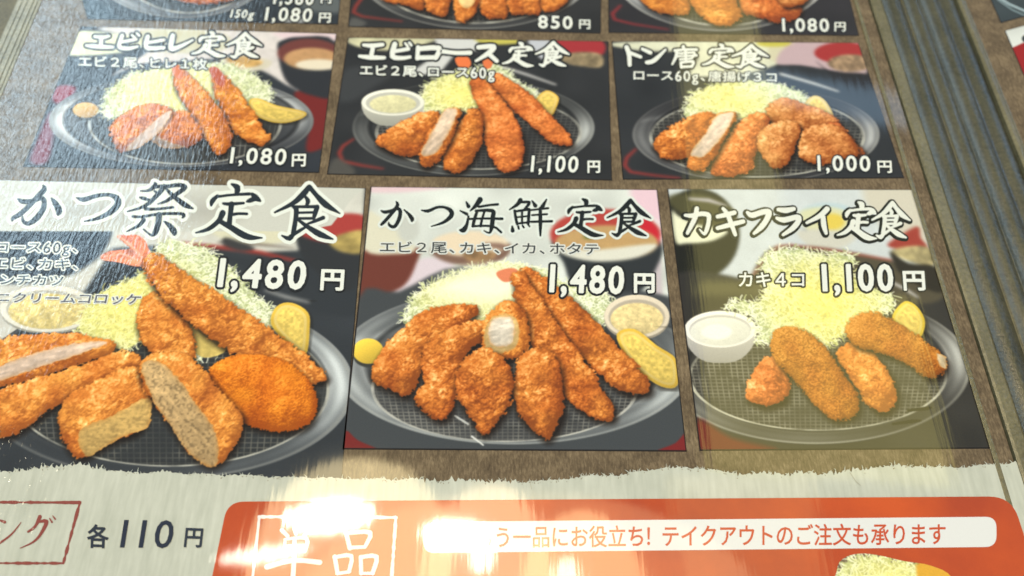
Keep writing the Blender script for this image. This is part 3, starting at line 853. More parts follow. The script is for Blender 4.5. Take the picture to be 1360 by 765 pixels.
fried("735,345,44 830,425,58 905,498,54 980,568,50 1030,605,24", 'red', 12, spine=True, name='fried_shrimp', amp=.8)
fried("650,350,38 700,430,58 745,520,74 765,610,86 780,680,66", 'red', 14, spine=True, name='fried_shrimp', amp=.8)
fried("218,605 260,555 380,488 470,472 492,500 460,590 400,655 330,665 260,640", 'brown', 16)
fried("500,700 515,610 580,510 620,458 668,480 676,560 655,645 600,722 540,735", 'brown', 18)
fried("400,655 440,560 500,490 560,458 582,478 545,590 490,680 440,716 405,700", 'brown', 20)
face("412,645 440,590 478,520 515,464 566,470 530,560 480,645 430,662", (224, 200, 180), 6)
close_panel(Pn)
S = [define('エ2', 'Y', ["60,70,14 110,75,22 180,68,18", "120,78,22 110,130,22", "35,140,14 100,148,24 190,150,16"]),
     define('ビ2', 'Y', ["255,65,26 240,140,26 300,152,20 350,145,14", "255,110,18 340,95,18", "320,60,10 335,78,12", "345,55,10 358,72,12"]),
     define('ロ', 'Y', ["400,85,22 395,155,20", "400,95,24 530,90,26 510,150,26", "395,150,22 510,148,22"]),
     define('ー', 'Y', ["550,110,22 640,120,20 725,118,22"]),
     define('ス', 'Y', ["775,85,22 870,80,26 840,120,26 760,170,10", "840,125,22 890,170,20"])]
cur = 'Y'
title(S + [kj('定', 925, 55, 1118, 205, 1.34), kj('食', 1130, 50, 1342, 205, 1.26)], WT, DK, 3.3, panel)
text('エビ２尾、ロース60g', (477, 86), (658, 90), 14.5, panel, WT, DK, .45, 1.9)
text('1,100', (702, 206), (771, 207), 22, panel, WT, DK, .9, 2.4, slant=2, name='price_lettering')
text('円', (779, 213), (798, 213), 17, panel, WT, DK, .6, 1.7, name='price_lettering')

# ---- dish photo: pork and fried chicken set (upper right)
Pn = open_panel([(812, 55), (1140, 57), (1201, 237), (827, 239)], (44, 46, 50), 'photo of the loin cutlet and fried chicken set, 1,000 yen')
cur = 'C'
flat("50,138 640,136 600,190 500,232 420,240 330,250 280,240 300,175 120,165", (214, 216, 196), soft=4, name='rice_bowl', var=.1)
flat("540,140 630,137 625,160 590,195 545,198", (206, 202, 176), name='small_dish'); flat("500,138 600,136 595,150 520,152", (196, 188, 84), soft=3)
flat("620,138 832,138 850,240 760,232 640,212 560,205", (190, 166, 176), soft=3, name='tray')
disc(775, 172, 92, 34, (160, 50, 50), name='soup_bowl'); disc(800, 205, 74, 28, (146, 122, 98), var=.5)
flat("690,200 740,232 860,242 880,290 780,275", (40, 38, 40), soft=5)
line("575,240,12 680,270,12 760,296,8", (196, 200, 206))
line("108,482,7 78,510,10 72,535,10 90,556,9 160,566,8 250,576,6", (160, 52, 50))
soften(3)
plate(496, 430, 398, 160, (50, 50, 54), [(170, 30, .34), (5, 28, .72), (110, 26, .22)], inner=.86)
net(500, 440, 342, 132, sp=.036, sq=1.6, col=(150, 148, 140), floor=(46, 46, 46))
cabbage("262,375 272,330 310,290 420,262 540,262 640,300 668,330 600,375 460,385 360,378 280,388", "420,320", 31, tint=.7)
lemon("650,345 680,310 720,328 748,388 700,380", (232, 206, 130))
fried("528,350 570,315 640,330 720,360 765,400 700,425 600,410 540,392", 'pale', 33, amp=.9, name='fried_chicken', size=1.4)
fried("700,420 760,395 800,440 850,500 790,515 720,500", 'red', 34, name='fried_chicken', size=1.3)
fried("158,465 200,420 290,372 350,362 372,390 330,460 280,512 200,515 170,492", 'brown', 35)
fried("352,560 350,515 400,450 440,392 500,362 540,385 530,440 495,500 480,548 420,572 370,570", 'red', 37)
fried("270,520 320,450 360,372 430,362 422,402 390,462 350,530 310,556 275,545", 'brown', 39)
face("283,496 330,432 368,374 424,366 395,430 330,505 300,508", (226, 204, 190), 8)
fried("498,440 540,400 620,392 642,430 620,490 592,540 550,546 505,495", 'pale', 41, amp=.9, name='fried_chicken', size=1.4)
fried("630,490 650,420 740,400 800,442 830,500 780,515 700,535 640,515", 'pale', 43, amp=.9, name='fried_chicken', size=1.4)
close_panel(Pn)
S = [define('ト', 'Z', ["75,80,30 95,140,30 100,225,26", "100,125,24 190,160,20"]), define('ン', 'Z', ["205,95,20 270,125,26", "240,205,24 300,190,30 395,100,12"]),
     define('唐', 'Z', ["540,75,20 545,100,20", "470,108,18 560,100,14 650,100,16", "490,110,22 480,160,20 450,220,10", "510,132,12 630,125,12 615,165,12", "500,155,10 650,148,12", "560,108,14 560,185,14",
            "512,180,10 610,172,10", "520,205,16 525,245,16", "520,205,14 620,198,16 610,240,16", "525,242,14 610,238,14"])]
cur = 'Z'
title(S + [kj('定', 695, 55, 960, 248, 1.26), kj('食', 938, 60, 1240, 250, 1.2)], WT, DK, 2.9, panel)
text('ロース60g、唐揚げ３コ', (839, 93), (1034, 96), 14, panel, WT, (62, 66, 70), .25, 1.5)
text('1,000', (1080, 206), (1157, 206.5), 21, panel, WT, DK, .9, 1.8, slant=-1, name='price_lettering')
text('円', (1163, 213), (1185, 213), 17, panel, WT, DK, .5, 1.6, slant=-1, name='price_lettering')

# ---- dish photo: cutlet festival set (large, lower left)
Pn = open_panel([(-130, 236), (486, 250), (453, 650), (-230, 650)], (52, 56, 62), 'large photo of the mixed cutlet festival set, 1,480 yen')
cur = 'P'
flat("-140,236 484,250 480,330 330,336 240,325 150,330 90,420 40,470 -150,470", (206, 206, 202), soft=4, closed_smooth=False, var=.06, name='white_cloth')
disc(22, 300, 128, 78, (42, 50, 62), soft=2.5, name='black_bowl')
line("150,330,5 100,365,3 60,372,2", (150, 154, 156)); line("28,372,3 70,380,4 120,392,3", (120, 124, 126))
disc(342, 296, 68, 30, (212, 210, 188), soft=4, name='small_dish'); disc(332, 292, 40, 16, (214, 214, 160), soft=6); line("322,297,3 352,296,4 356,294,2", (112, 102, 150)); line("245,293,4 262,296,4", (150, 142, 170)); line("290,322,3 350,326,4 390,330,2", (120, 110, 104))
flat("268,332 300,340 400,352 480,350 480,420 380,400 330,360", (50, 54, 60), soft=4)
line("242,324,5 300,330,6 345,336,6 392,347,4", (150, 56, 50)); flat("300,316 338,330 320,334 296,326", (60, 60, 62), soft=3)
flat("395,310 400,340 425,365 470,385 475,300 430,296", (48, 50, 54), name='soup_bowl'); flat("390,300 440,286 484,288 484,322 430,322 398,312", (166, 62, 58), soft=2); flat("438,318 484,306 484,336 450,334", (170, 150, 90), var=.3, soft=2)
line("352,386,3 380,395,5 410,402,3", (150, 152, 156))
soften(3)
flat("-140,236 484,250 470,262 440,300 400,308 -140,308", (200, 202, 198), soft=2, closed_smooth=False, alpha=.78)
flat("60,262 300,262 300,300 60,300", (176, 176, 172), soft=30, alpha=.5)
cur = 'D'
plate(420, 530, 478, 250, (56, 60, 66), [(0, 34, .85), (-40, 26, .25), (60, 30, .12), (175, 40, .05)], inner=.87)
net(430, 540, 402, 205, sp=.03, sq=1.5, col=(128, 126, 118), floor=(50, 52, 54))
cup(120, 345, 122, 60, 30, (214, 212, 204), (224, 206, 142), si=.82, var=.22)
cabbage("200,420 225,330 300,280 345,262 370,235 400,180 440,172 520,190 590,245 650,310 705,350 700,400 620,420 500,470 380,420 320,450", "330,345", 51, tint=.85)
lemon("688,385 702,340 740,330 782,355 786,400 776,462 735,440", (236, 196, 78))
flat("490,380 545,400 575,450 520,470 485,440", (214, 190, 110), var=.15)
fried("395,330,38 405,375,58 435,430,60 445,470,48", 'gold', 53, spine=True, name='fried_oyster')
flat("255,212 275,200 305,196 330,192 312,176 298,160 345,158 368,172 380,200 402,232 370,238 340,238 300,228 262,222", (222, 118, 84), name='shrimp_tail', col2=(236, 150, 116), var=.35)
line("300,160,5 330,182,7 360,215,6", (240, 176, 150), alpha=.7); line("262,214,4 310,206,6 350,222,6", (240, 170, 140), alpha=.7)
fried("388,225,28 435,278,44 520,345,54 600,402,56 680,450,52 750,488,40 795,512,28 822,520,12", 'gold', 55, spine=True, name='fried_shrimp', amp=1.15)
fried("-10,470 0,420 100,406 200,408 290,428 285,462 200,490 60,530 -10,540", 'gold', 57)
face("-10,508 0,490 100,455 200,432 275,430 200,462 80,502 -10,530", (218, 194, 178), 9)
fried("-10,655 -10,560 60,530 200,486 300,452 355,462 352,500 250,545 150,592 60,655 20,672", 'gold', 59)
fried("528,505 560,474 620,460 700,468 760,498 800,550 806,600 785,640 735,658 670,655 610,632 560,575", 'smooth', 61, amp=.62, name='croquette', size=.8, label='smooth orange croquette')
fried("145,630 165,568 240,528 330,488 378,520 388,580 362,652 290,684 210,726 165,692", 'gold', 63)
face("200,655 280,620 376,572 376,645 300,675 228,722 206,704", (206, 170, 104), 10, speck=.12)
fried("355,480 400,453 470,458 530,510 570,560 622,620 602,690 560,738 520,742 470,702 430,642 380,572 352,520", 'gold', 65, name='minced_cutlet')
face("357,490 400,478 450,520 500,590 548,660 552,738 520,742 470,702 430,642 385,572", (196, 164, 118), 12, speck=.22)
close_panel(Pn)
o = slab('title_band', 0, .01, 0, .01, 0, 1e-5, M_WASHI, None); bpy.data.objects.remove(o)
cur = 'Q'
S = [define('か', 'Q', ["85,175,12 120,195,34 200,190,30 265,168,34 290,195,36 278,260,40 225,330,42 165,368,30 125,350,22 118,310,8", "280,68,8 290,100,38 230,165,36 150,250,34 90,300,34 45,325,26 38,345,10", "345,168,8 375,205,38 405,262,50 400,290,30"]),
     define('つ', 'Q', ["545,165,8 600,180,34 700,150,28 800,142,24 860,170,44 865,220,48 800,285,38 700,330,22 604,350,5"]),
     define('祭', 'Q', ["1130,95,14 1180,78,22 1225,85,30 1170,150,32 1080,230,24 942,273,7", "1155,48,10 1160,70,34 1110,108,18 1045,112,6", "1155,112,12 1190,140,22", "1040,162,10 1075,172,24 1115,182,14",
            "1228,62,8 1260,75,24 1340,65,28 1395,82,34 1330,135,28 1250,190,22 1182,214,6", "1240,85,10 1280,130,26 1350,190,34 1400,225,38 1458,250,8", "1085,252,22 1160,255,18 1300,240,16",
            "985,312,18 1050,315,18 1200,292,18 1360,290,20 1385,305,24 1375,322,10", "1190,300,44 1185,360,42 1165,430,40 1132,460,14 1068,412,8", "1070,340,32 1030,385,24 938,430,6", "1232,352,10 1275,385,34 1308,430,46 1312,456,14"])]
cur = 'R'
S += [placed('定', *GL['定'][1]), placed('食', *GL['食'][1])]
title(S, (38, 46, 54), (226, 232, 230), 5.2, panel, label='large dark brush lettering outlined in white')
TW, TG = (222, 228, 228), (78, 92, 104)
text('ロース60g、', (-7, 321), (109, 322), 14.5, panel, (60, 72, 84), TW, .15, 2.2, slant=2)
text('エビ、カキ、', (-10, 342), (110, 344), 15.5, panel, (60, 72, 84), TW, .2, 2.2, slant=2)
text('メンチカツ', (-22, 363.5), (87, 366), 15, panel, (70, 84, 96), TW, .25, 2.0, slant=2)
text('カニクリームコロッケ', (-26, 388), (190, 391), 14, panel, (94, 96, 112), (222, 224, 216), .3, 1.5, slant=3)
text('1,480', (286, 342), (412, 346), 38, panel, WT, (40, 42, 46), 2.4, 3.0, slant=5, name='price_lettering')
text('円', (425, 356.5), (460, 357.5), 29, panel, WT, (40, 42, 46), 1.1, 1.8, slant=2, name='price_lettering')

# ---- dish photo: seafood set (lower middle)
Pn = open_panel([(492, 248), (873, 252), (912, 600), (455, 597)], (212, 218, 218), 'photo of the cutlet and seafood set, 1,480 yen')
cur = 'E'
flat("780,42 856,44 866,160 850,130 800,100", (226, 196, 214), soft=16); flat("84,38 300,38 180,52 80,52", (222, 196, 208), soft=5); flat("860,170 866,330 900,420 840,320", (196, 186, 196), soft=4)
flat("150,300 220,230 300,240 320,300 200,330 140,330", (214, 202, 216), soft=6)
flat("62,200 100,215 210,200 205,245 175,300 120,325 52,340", (108, 56, 46), name='soup_bowl'); flat("70,100 150,150 205,205 150,218 68,206", (214, 212, 196), soft=4)
disc(185, 150, 30, 36, (194, 198, 196), soft=9)
flat("245,205 300,180 390,175 456,188 450,222 400,245 330,247 270,232", (124, 96, 84), name='small_dish'); disc(350, 190, 102, 34, (226, 210, 188), soft=3); flat("330,215 360,205 420,215 400,236 350,238", (156, 124, 90), var=.4, soft=2); flat("380,190 430,188 455,200 430,206", (140, 112, 100), soft=2)
flat("566,176 600,240 625,300 700,325 800,320 850,250 862,190 800,130 620,130", (46, 50, 54), soft=2, name='soup_bowl')
disc(712, 165, 148, 68, (176, 66, 60)); flat("815,120 850,150 856,190 830,206 810,170", (196, 36, 50), soft=3); disc(716, 188, 138, 48, (188, 154, 106), var=.06); flat("590,205 700,205 848,190 800,226 700,238 620,226", (218, 218, 210), soft=3); disc(665, 170, 12, 8, (108, 118, 60), soft=5)
flat("50,340 160,318 330,250 540,330 880,330 905,560 930,745 10,740", (66, 70, 75), soft=5)
soften(3)
plate(468, 505, 476, 222, (84, 88, 93), [(172, 34, .50), (120, 28, .26), (20, 30, .55), (75, 20, .10), (-150, 30, .12)], inner=.84, rim=(184, 188, 190))
flat("8,742 18,690 50,715 110,745", (116, 38, 36), soft=3); flat("932,690 932,748 850,745 900,722", (120, 36, 36), soft=3)
net(444, 572, 352, 146, sp=.030, sq=1.5, col=(150, 148, 142), floor=(54, 54, 56), rim=(190, 190, 186))
line("310,650,6 345,672,7", (190, 192, 194), alpha=.7); line("355,705,6 385,728,5", (220, 222, 224), alpha=.7)
disc(79, 490, 41, 30, (56, 58, 56), soft=3); disc(78, 477, 41, 34, (226, 192, 74), shade=.25, name='mustard')
cabbage("175,400 185,360 225,305 330,262 430,240 520,250 600,290 700,312 730,345 735,400 600,420 480,410 400,420 280,410", "390,320", 71, tint=.45, dens=1.2)
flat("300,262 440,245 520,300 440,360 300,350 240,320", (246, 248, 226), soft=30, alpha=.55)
cup(796, 384, 88, 58, 30, (212, 200, 184), (226, 206, 152), var=.15, si=.8)
lemon("742,432 790,418 850,462 902,500 905,568 862,572 800,532 765,492", (240, 198, 78))
flat("420,268 455,255 478,262 470,285 440,292", (224, 132, 96), soft=3, name='shrimp_tail')
fried("505,268,20 545,315,38 595,365,48 650,422,50 710,490,52 770,548,46 812,572,24", 'brown', 72, spine=True, name='fried_shrimp')
fried("482,280,22 515,365,42 560,445,50 610,520,54 655,585,50 695,625,38 720,645,20", 'brown', 74, spine=True, name='fried_shrimp')
fried("82,548 100,490 150,432 230,365 350,348 370,378 320,430 240,480 212,560 180,600 130,580", 'brown', 76, name='fried_squid')
fried("195,600 222,560 222,470 280,420 370,393 410,400 402,440 340,490 322,560 302,640 270,664 225,640", 'brown', 78, name='fried_squid')
fried("380,490 385,400 430,343 470,343 505,385 508,460 470,500 400,500", 'gold', 80, name='fried_scallop')
face("388,450 396,400 425,380 468,384 482,420 475,462 440,482 400,475", (206, 176, 120), 5); face("398,440 406,396 440,384 466,396 466,450 440,466 412,462", (228, 218, 206), 13)
fried("465,545 480,490 530,463 580,490 600,560 602,645 562,714 520,692 480,650 462,600", 'brown', 82, name='fried_oyster')
fried("310,560 320,510 370,470 430,480 464,530 464,600 432,660 386,702 345,652 322,612", 'brown', 84, name='fried_oyster', amp=1.15)
close_panel(Pn, wd=1.1)
S = [define('か2', 'S', ["78,205,10 110,218,26 170,205,24 225,185,26 250,215,30 235,290,30 195,350,26 150,335,20 145,310,6", "212,122,6 225,155,28 180,220,26 110,300,26 78,330,18", "282,195,6 320,230,20 355,275,34 355,295,20"]),
     define('つ2', 'S', ["440,200,6 500,208,26 580,175,20 650,175,20 705,205,34 710,250,36 640,310,22 530,346,5"]),
     define('海', 'S', ["845,125,8 865,165,32", "790,205,8 850,235,24", "865,255,14 850,330,24 820,380,42 785,378,8", "970,105,46 930,160,32 882,205,8", "960,170,18 1050,155,16 1130,148,20", "945,205,20 920,280,26 905,345,22",
            "930,205,16 1080,205,30 1085,260,36 1075,350,34 1055,405,14 1005,385,6", "1010,210,16 985,290,18 975,345,18", "865,280,14 1000,275,14 1170,278,20", "900,345,14 1080,345,16 1160,400,16"]),
     define('鮮', 'T', ["110,110,38 80,150,28 12,195,8", "100,130,16 190,130,24 150,190,20", "58,205,20 68,270,22 80,325,20", "60,212,16 190,192,20", "190,195,22 185,260,24 180,322,22", "125,200,16 125,320,16", "65,265,12 190,252,12", "75,322,14 185,310,14",
            "36,345,10 40,385,32", "90,345,14 95,368,14", "130,340,12 140,356,14", "180,330,12 193,348,10", "215,115,8 245,160,32", "345,105,10 310,165,32", "200,200,12 360,182,16", "215,245,12 350,236,14", "205,305,16 395,300,18", "290,180,22 290,300,32 290,430,12"])]
cur = 'T'
title(S + [kj('定', 445, 95, 860, 440, 1.14), kj('食', 890, 98, 1290, 440, 1.14)], (26, 32, 34), (216, 224, 224), 3.6, panel, label='dark brush lettering on a white glow')
text('エビ２尾、カキ、イカ、ホタテ', (503, 320.5), (797, 323.5), 15.5, panel, (58, 62, 66), (214, 218, 218), .28, 1.8)
text('1,480', (725, 350), (832, 353), 37, panel, WT, (34, 36, 38), 2.3, 3.0, slant=2, name='price_lettering')
text('円', (840, 362), (871, 362.5), 27, panel, WT, (34, 36, 38), 1.1, 2.2, name='price_lettering')

# ---- dish photo: fried oyster set (lower right)
Pn = open_panel([(886, 251), (1217, 252), (1316, 596), (929, 599)], (54, 52, 48), 'photo of the fried oyster set, 1,100 yen')
cur = 'F'
flat("10,40 664,42 710,250 590,240 430,200 300,195 230,270 150,285 60,260", (204, 212, 218), soft=4, var=.04, name='white_cloth')
flat("520,44 664,44 690,190 600,170", (206, 202, 190), soft=20)
disc(430, 112, 76, 34, (186, 206, 218), soft=3); flat("355,105 440,90 500,120 470,170 400,172", (212, 214, 180), soft=6); disc(440, 128, 34, 22, (222, 200, 90), soft=6); line("368,150,8 430,160,8 500,150,5", (96, 106, 140)); flat("356,150 500,156 480,190 430,198 380,190", (204, 204, 196), soft=3, name='small_dish')
disc(90, 160, 110, 118, (28, 28, 22), soft=3, name='black_bowl'); flat("20,60 100,55 170,85 190,130 120,150 30,95", (78, 76, 50), soft=10); flat("24,100 40,112 90,135 170,150 130,178 60,185 34,180", (232, 234, 210), soft=2.5); line("70,68,8 120,72,12 165,86,6", (186, 182, 190))
flat("250,232 285,196 330,190 430,196 592,228 620,262 735,300 700,340 560,330 300,300 230,290", (84, 78, 62), soft=3)
line("232,272,5 262,230,5 300,192,6 340,188,5", (150, 84, 70)); line("340,190,5 430,200,6 595,228,6", (168, 92, 78))
flat("585,190 625,160 665,140 672,170 690,196 640,200", (158, 66, 54), soft=2, name='soup_bowl'); flat("596,202 660,190 700,200 708,240 660,236 620,222", (168, 156, 116), var=.5, soft=2); flat("592,206 640,236 712,246 730,310 680,300 620,262", (50, 46, 36), soft=3)
line("592,283,7 630,302,9 664,324,6", (206, 204, 206))
flat("40,262 200,275 240,300 120,360 60,400", (48, 46, 44), soft=6)
soften(3)
plate(400, 500, 402, 208, (62, 60, 56), [(-8, 26, .66), (172, 40, .18), (95, 24, .16), (140, 20, .20)], inner=.86, rim=(206, 206, 196))
flat("99,726 92,640 180,690 300,722", (110, 40, 32), soft=10, alpha=.8)
net(405, 525, 332, 146, sp=.030, sq=1.5, col=(166, 162, 148), floor=(66, 64, 58), rim=(196, 194, 178))
line("640,620,6 690,614,10 700,612,5", (34, 32, 26)); line("600,655,6 650,648,10 672,646,5", (34, 32, 26))
cup(150, 408, 94, 48, 62, (226, 224, 220), (222, 223, 216), var=.03, si=.84)
disc(140, 415, 40, 20, (240, 241, 236), soft=6)
cabbage("242,445 240,385 160,352 190,332 262,322 256,225 330,195 400,208 495,212 500,270 540,300 602,322 592,362 520,385 450,440 380,460 300,440", "420,340", 91, tint=1.0, dens=1.1)
lemon("598,372 630,335 664,350 684,390 670,432 640,425 610,400", (240, 206, 70))
fried("215,570 240,500 292,472 330,520 322,590 272,610 226,597", 'red', 92, name='fried_oyster', label='small dark fried oyster behind the long one')
fried("448,470 490,440 550,468 602,540 610,600 570,628 530,602 488,540", 'gold', 94, name='fried_oyster')
fried("473,412 500,370 560,363 640,408 702,450 738,485 732,522 690,538 640,502 560,470 500,452", 'dull', 96, name='fried_oyster', amp=.9, size=.8)
face("712,470 738,482 738,510 722,504", (206, 190, 160), 3)
fried("278,440 300,403 360,405 420,448 470,518 512,590 502,632 450,647 400,612 340,542 293,490", 'dull', 98, name='fried_oyster', amp=.9, size=.8)
close_panel(Pn, wd=1.0)
S = [define('カ', 'U', ["85,265,26 160,270,42 260,248,42 345,262,46 350,330,38 330,420,40 300,475,26 248,425,10", "215,190,44 200,280,46 160,370,44 110,465,32"]),
     define('キ', 'U', ["450,280,36 540,260,44 640,235,42", "450,410,36 600,370,46 740,335,40", "512,190,30 560,250,42 600,350,44 650,485,32"]),
     define('フ', 'U', ["785,232,26 840,265,54 960,228,54 1030,232,56 1000,320,56 940,400,52 862,470,26"]),
     define('ラ', 'U', ["1135,200,34 1220,210,54 1310,192,38", "1118,297,26 1200,318,54 1350,285,50 1362,330,54 1300,410,50 1190,485,26"])]
S += [define('イ', 'V', ["410,195,54 330,272,46 182,350,24", "365,285,46 375,380,52 400,468,28"])]
cur = 'V'
title(S + [kj('定', 525, 112, 970, 542, 1.34), kj('食', 915, 108, 1352, 528, 1.24)], (222, 226, 222), (40, 42, 34), 3.8, panel, off=(-.9, .9))
text('カキ４コ', (979, 361), (1071, 361), 21, panel, WT, (38, 38, 34), .4, 2.4)
text('1,100', (1084, 350), (1187, 350), 36, panel, WT, (42, 42, 36), 2.3, 2.8, slant=-2, name='price_lettering')
text('円', (1196, 359), (1229, 359), 27, panel, WT, (60, 60, 50), 1.0, 1.8, slant=-2, name='price_lettering')

# ---- row above, cut off by the frame
Pn = open_panel([(60, -170), (468, -160), (449, 33), (116, 26)], (48, 54, 62), 'photo cut off at the top left, 150 g set at 1,080 yen')
cur = 'G'
flat("-60,-60 200,-20 330,90 150,80 -60,60", (54, 70, 84), soft=20)
soften(3)
plate(620, -190, 430, 275, (60, 62, 68), [(130, 22, .45), (45, 22, .35), (88, 30, .1)], inner=.84)
net(650, -180, 320, 240, sp=.04, sq=20, col=(120, 120, 118), floor=(50, 52, 54))
flat("1160,40 1330,60 1320,-20 1200,-40", (90, 96, 100), soft=20); flat("1060,100 1140,70 1200,110 1100,115", (150, 152, 156), soft=16, alpha=.7)
fried("470,-60 520,-20 600,8 700,22 800,14 890,-10 920,-60 700,-90", 'brown', 101)
close_panel(Pn)
text('150g', (306, 12), (340, 13.5), 11, panel, WT, DK, .3, 1.3, slant=3)
text('1,080', (350, 9), (418, 11), 18, panel, WT, DK, .7, 1.7, slant=3, name='price_lettering')
text('円', (423, 16.5), (441, 17), 13.5, panel, WT, DK, .4, 1.5, slant=1, name='price_lettering')
text('1,380', (362, -12), (420, -10), 17, panel, WT, DK, .7, 1.7, slant=3, name='price_lettering')
text('円', (425, -7), (441, -7), 12, panel, WT, DK, .4, 1.5, name='price_lettering')

Pn = open_panel([(480, -160), (800, -160), (798, 45), (462, 36)], (44, 44, 46), 'photo cut off at the top, sliced loin cutlet set at 850 yen')
cur = 'H'
line("150,-60,14 80,30,16 68,60,14 110,80,12 300,104,8", (150, 52, 46)); flat("44,128 52,100 70,85 130,110 100,130", (84, 84, 84), soft=8)
soften(3)
plate(650, -150, 560, 292, (46, 46, 48), [(150, 18, .35), (30, 20, .5), (90, 25, .12)], inner=.86, rim=(180, 180, 178))
net(650, -150, 490, 262, sp=.035, sq=1.6, col=(110, 108, 100), floor=(38, 38, 40))
fried("200,-60 210,5 300,25 400,52 415,-10 400,-80", 'brown', 103, size=.9)
fried("420,-80 408,40 440,66 500,84 525,50 530,-60", 'brown', 105)
fried("672,-80 665,50 700,84 780,90 805,70 800,-60", 'brown', 107)
fried("808,-80 808,60 880,74 955,70 965,10 950,-60", 'brown', 109)
fried("960,-80 962,40 1000,62 1060,40 1090,10 1100,-60", 'brown', 111)
fried("548,-40 552,80 590,110 630,90 658,40 655,-60", 'brown', 113); face("570,-20 566,10 600,40 640,20 640,-30", (250, 214, 150), 7)
close_panel(Pn)
text('850', (713, 20), (762, 21.5), 17, panel, WT, DK, .9, 1.8, name='price_lettering')
text('円', (768, 25.5), (785, 26), 13, panel, WT, DK, .35, 1.4, name='price_lettering')

Pn = open_panel([(806, -160), (1090, -160), (1141, 48), (808, 44)], (46, 44, 48), 'photo cut off at the top right, karaage set at 1,080 yen')
cur = 'I'
line("90,30,12 50,70,16 60,100,14 150,122,12 330,150,8", (150, 46, 50))
soften(3)
plate(600, -180, 555, 340, (60, 60, 64), [(150, 20, .6), (28, 22, .8), (90, 25, .14)], inner=.84, rim=(190, 190, 188))
net(610, -170, 450, 300, sp=.035, sq=1.6, col=(110, 108, 100), floor=(42, 42, 42))
fried("180,-60 200,20 270,62 370,80 440,60 430,-60", 'gold', 115, size=1.2, name='fried_chicken')
fried("650,-80 680,20 700,70 780,90 870,115 960,100 1000,60 960,-60", 'red', 119, size=1.1)
fried("430,-60 450,40 500,90 560,130 640,130 700,90 680,20 640,-60", 'gold', 117, size=1.3, name='fried_chicken')
fried("860,-60 900,30 960,40 1030,10 1040,-60", 'pale', 121, size=1.2, name='fried_chicken')
close_panel(Pn)
text('1,080', (1034, 24), (1102, 24.5), 17.5, panel, WT, DK, .8, 1.6, slant=-1, name='price_lettering')
text('円', (1107, 29), (1124, 29), 13, panel, WT, DK, .3, 1.4, name='price_lettering')

# facing page photos
Pn = open_panel([(1250, -150), (1460, -150), (1520, -20), (1329, 31)], (58, 68, 74), 'photo on the facing page with the rim of a grey plate')
cur = 'P'
line("1300,-20,6 1340,6,5 1372,20,5", (150, 170, 182)); line("1325,0,3 1345,14,3 1368,24,3", (120, 140, 150)); 
close_panel(Pn)
Pn = open_panel([(1334, 41), (1480, 2), (1560, 180), (1361, 104)], (216, 222, 224), 'photo on the facing page with a white and red ground')
flat("1340,66 1362,56 1480,30 1560,180 1361,110", (150, 30, 30), closed_smooth=False, soft=1.5); disc(1362, 52, 5, 5, (50, 56, 60))
close_panel(Pn)

# ---- torn cream paper strip at the bottom of the page
rr = random.Random(5)
base = [(-420, 640), (-200, 630), (0, 627), (60, 620), (115, 617), (150, 625), (175, 629), (215, 627), (260, 630), (330, 632), (450, 636), (560, 637), (680, 640), (735, 638), (780, 633), (830, 630), (880, 622), (930, 622), (980, 630), (1080, 629), (1130, 625), (1190, 619), (1280, 621), (1330, 616), (1372, 612)]
edge = []
for i in range(len(base) - 1):
    (x0, y0), (x1, y1) = base[i], base[i + 1]; n = max(2, int((x1 - x0) / 2.2))
    for k in range(n):
        t = k / n; env = 1.5 + 2.2 * max(0, math.sin(x0 * .013 + t) + .3)
        edge.append((x0 + (x1 - x0) * t + rr.uniform(-.6, .6), y0 + (y1 - y0) * t + rr.gauss(0, .5) * env + .8 * math.sin((x0 + (x1 - x0) * t) * .11)))
edge += [(1372, 612), (1700, 1400), (-900, 1400)]
v, f = union([edge])
_z[0] = 3.4e-4
TORN = mesh_obj('torn_paper_strip', un(v[:, 0], v[:, 1]), f, [M_WASHI], MENU, nz_(), label='cream paper strip with a torn upper edge')
_z[0] += 1e-5
# fibres standing out of the tear, and thin dark gaps just inside it
fv, ff, mi = [], [], []
for i in range(520):
    k = rr.randrange(len(edge) - 5); x, y = edge[k]
    if x < -60: continue
    a = rr.uniform(-2.9, -.25); L = rr.uniform(1.5, 7.0); w_ = rr.uniform(.35, .9)
    dark = rr.random() < .33
    if dark: y += rr.uniform(1.5, 4); L *= .6
    dx, dy = math.cos(a), math.sin(a) * .8; n0 = len(fv)
    fv += [(x - dy * w_, y + dx * w_), (x + dy * w_, y - dx * w_), (x + dx * L + dy * w_ * .3, y + dy * L)]
    ff.append((n0, n0 + 1, n0 + 2)); mi.append(1 if dark else 0)
fv = np.array(fv); zz = np.repeat(np.arange(len(ff)) * 1e-7, 3) + nz_()
o = mesh_obj('paper_fibres', un(fv[:, 0], fv[:, 1]), ff, [M_WASHI, ink((128, 118, 98))], TORN, zz, mi, uv=False); o['kind'] = 'stuff'
_z[0] += 5.5e-5
# ink specks and hair lines on the cream paper
for s in ([(1128, 628), (1136, 640), (1142, 645)], [(703, 637), (706, 650)],):
    s = np.array(s, float); v, f = union([hull2(s[i], .5, s[i + 1], .4, 6) for i in range(len(s) - 1)])
    mesh_obj('paper_crease', un(v[:, 0], v[:, 1]), f, [ink((170, 168, 154))], TORN, nz_())

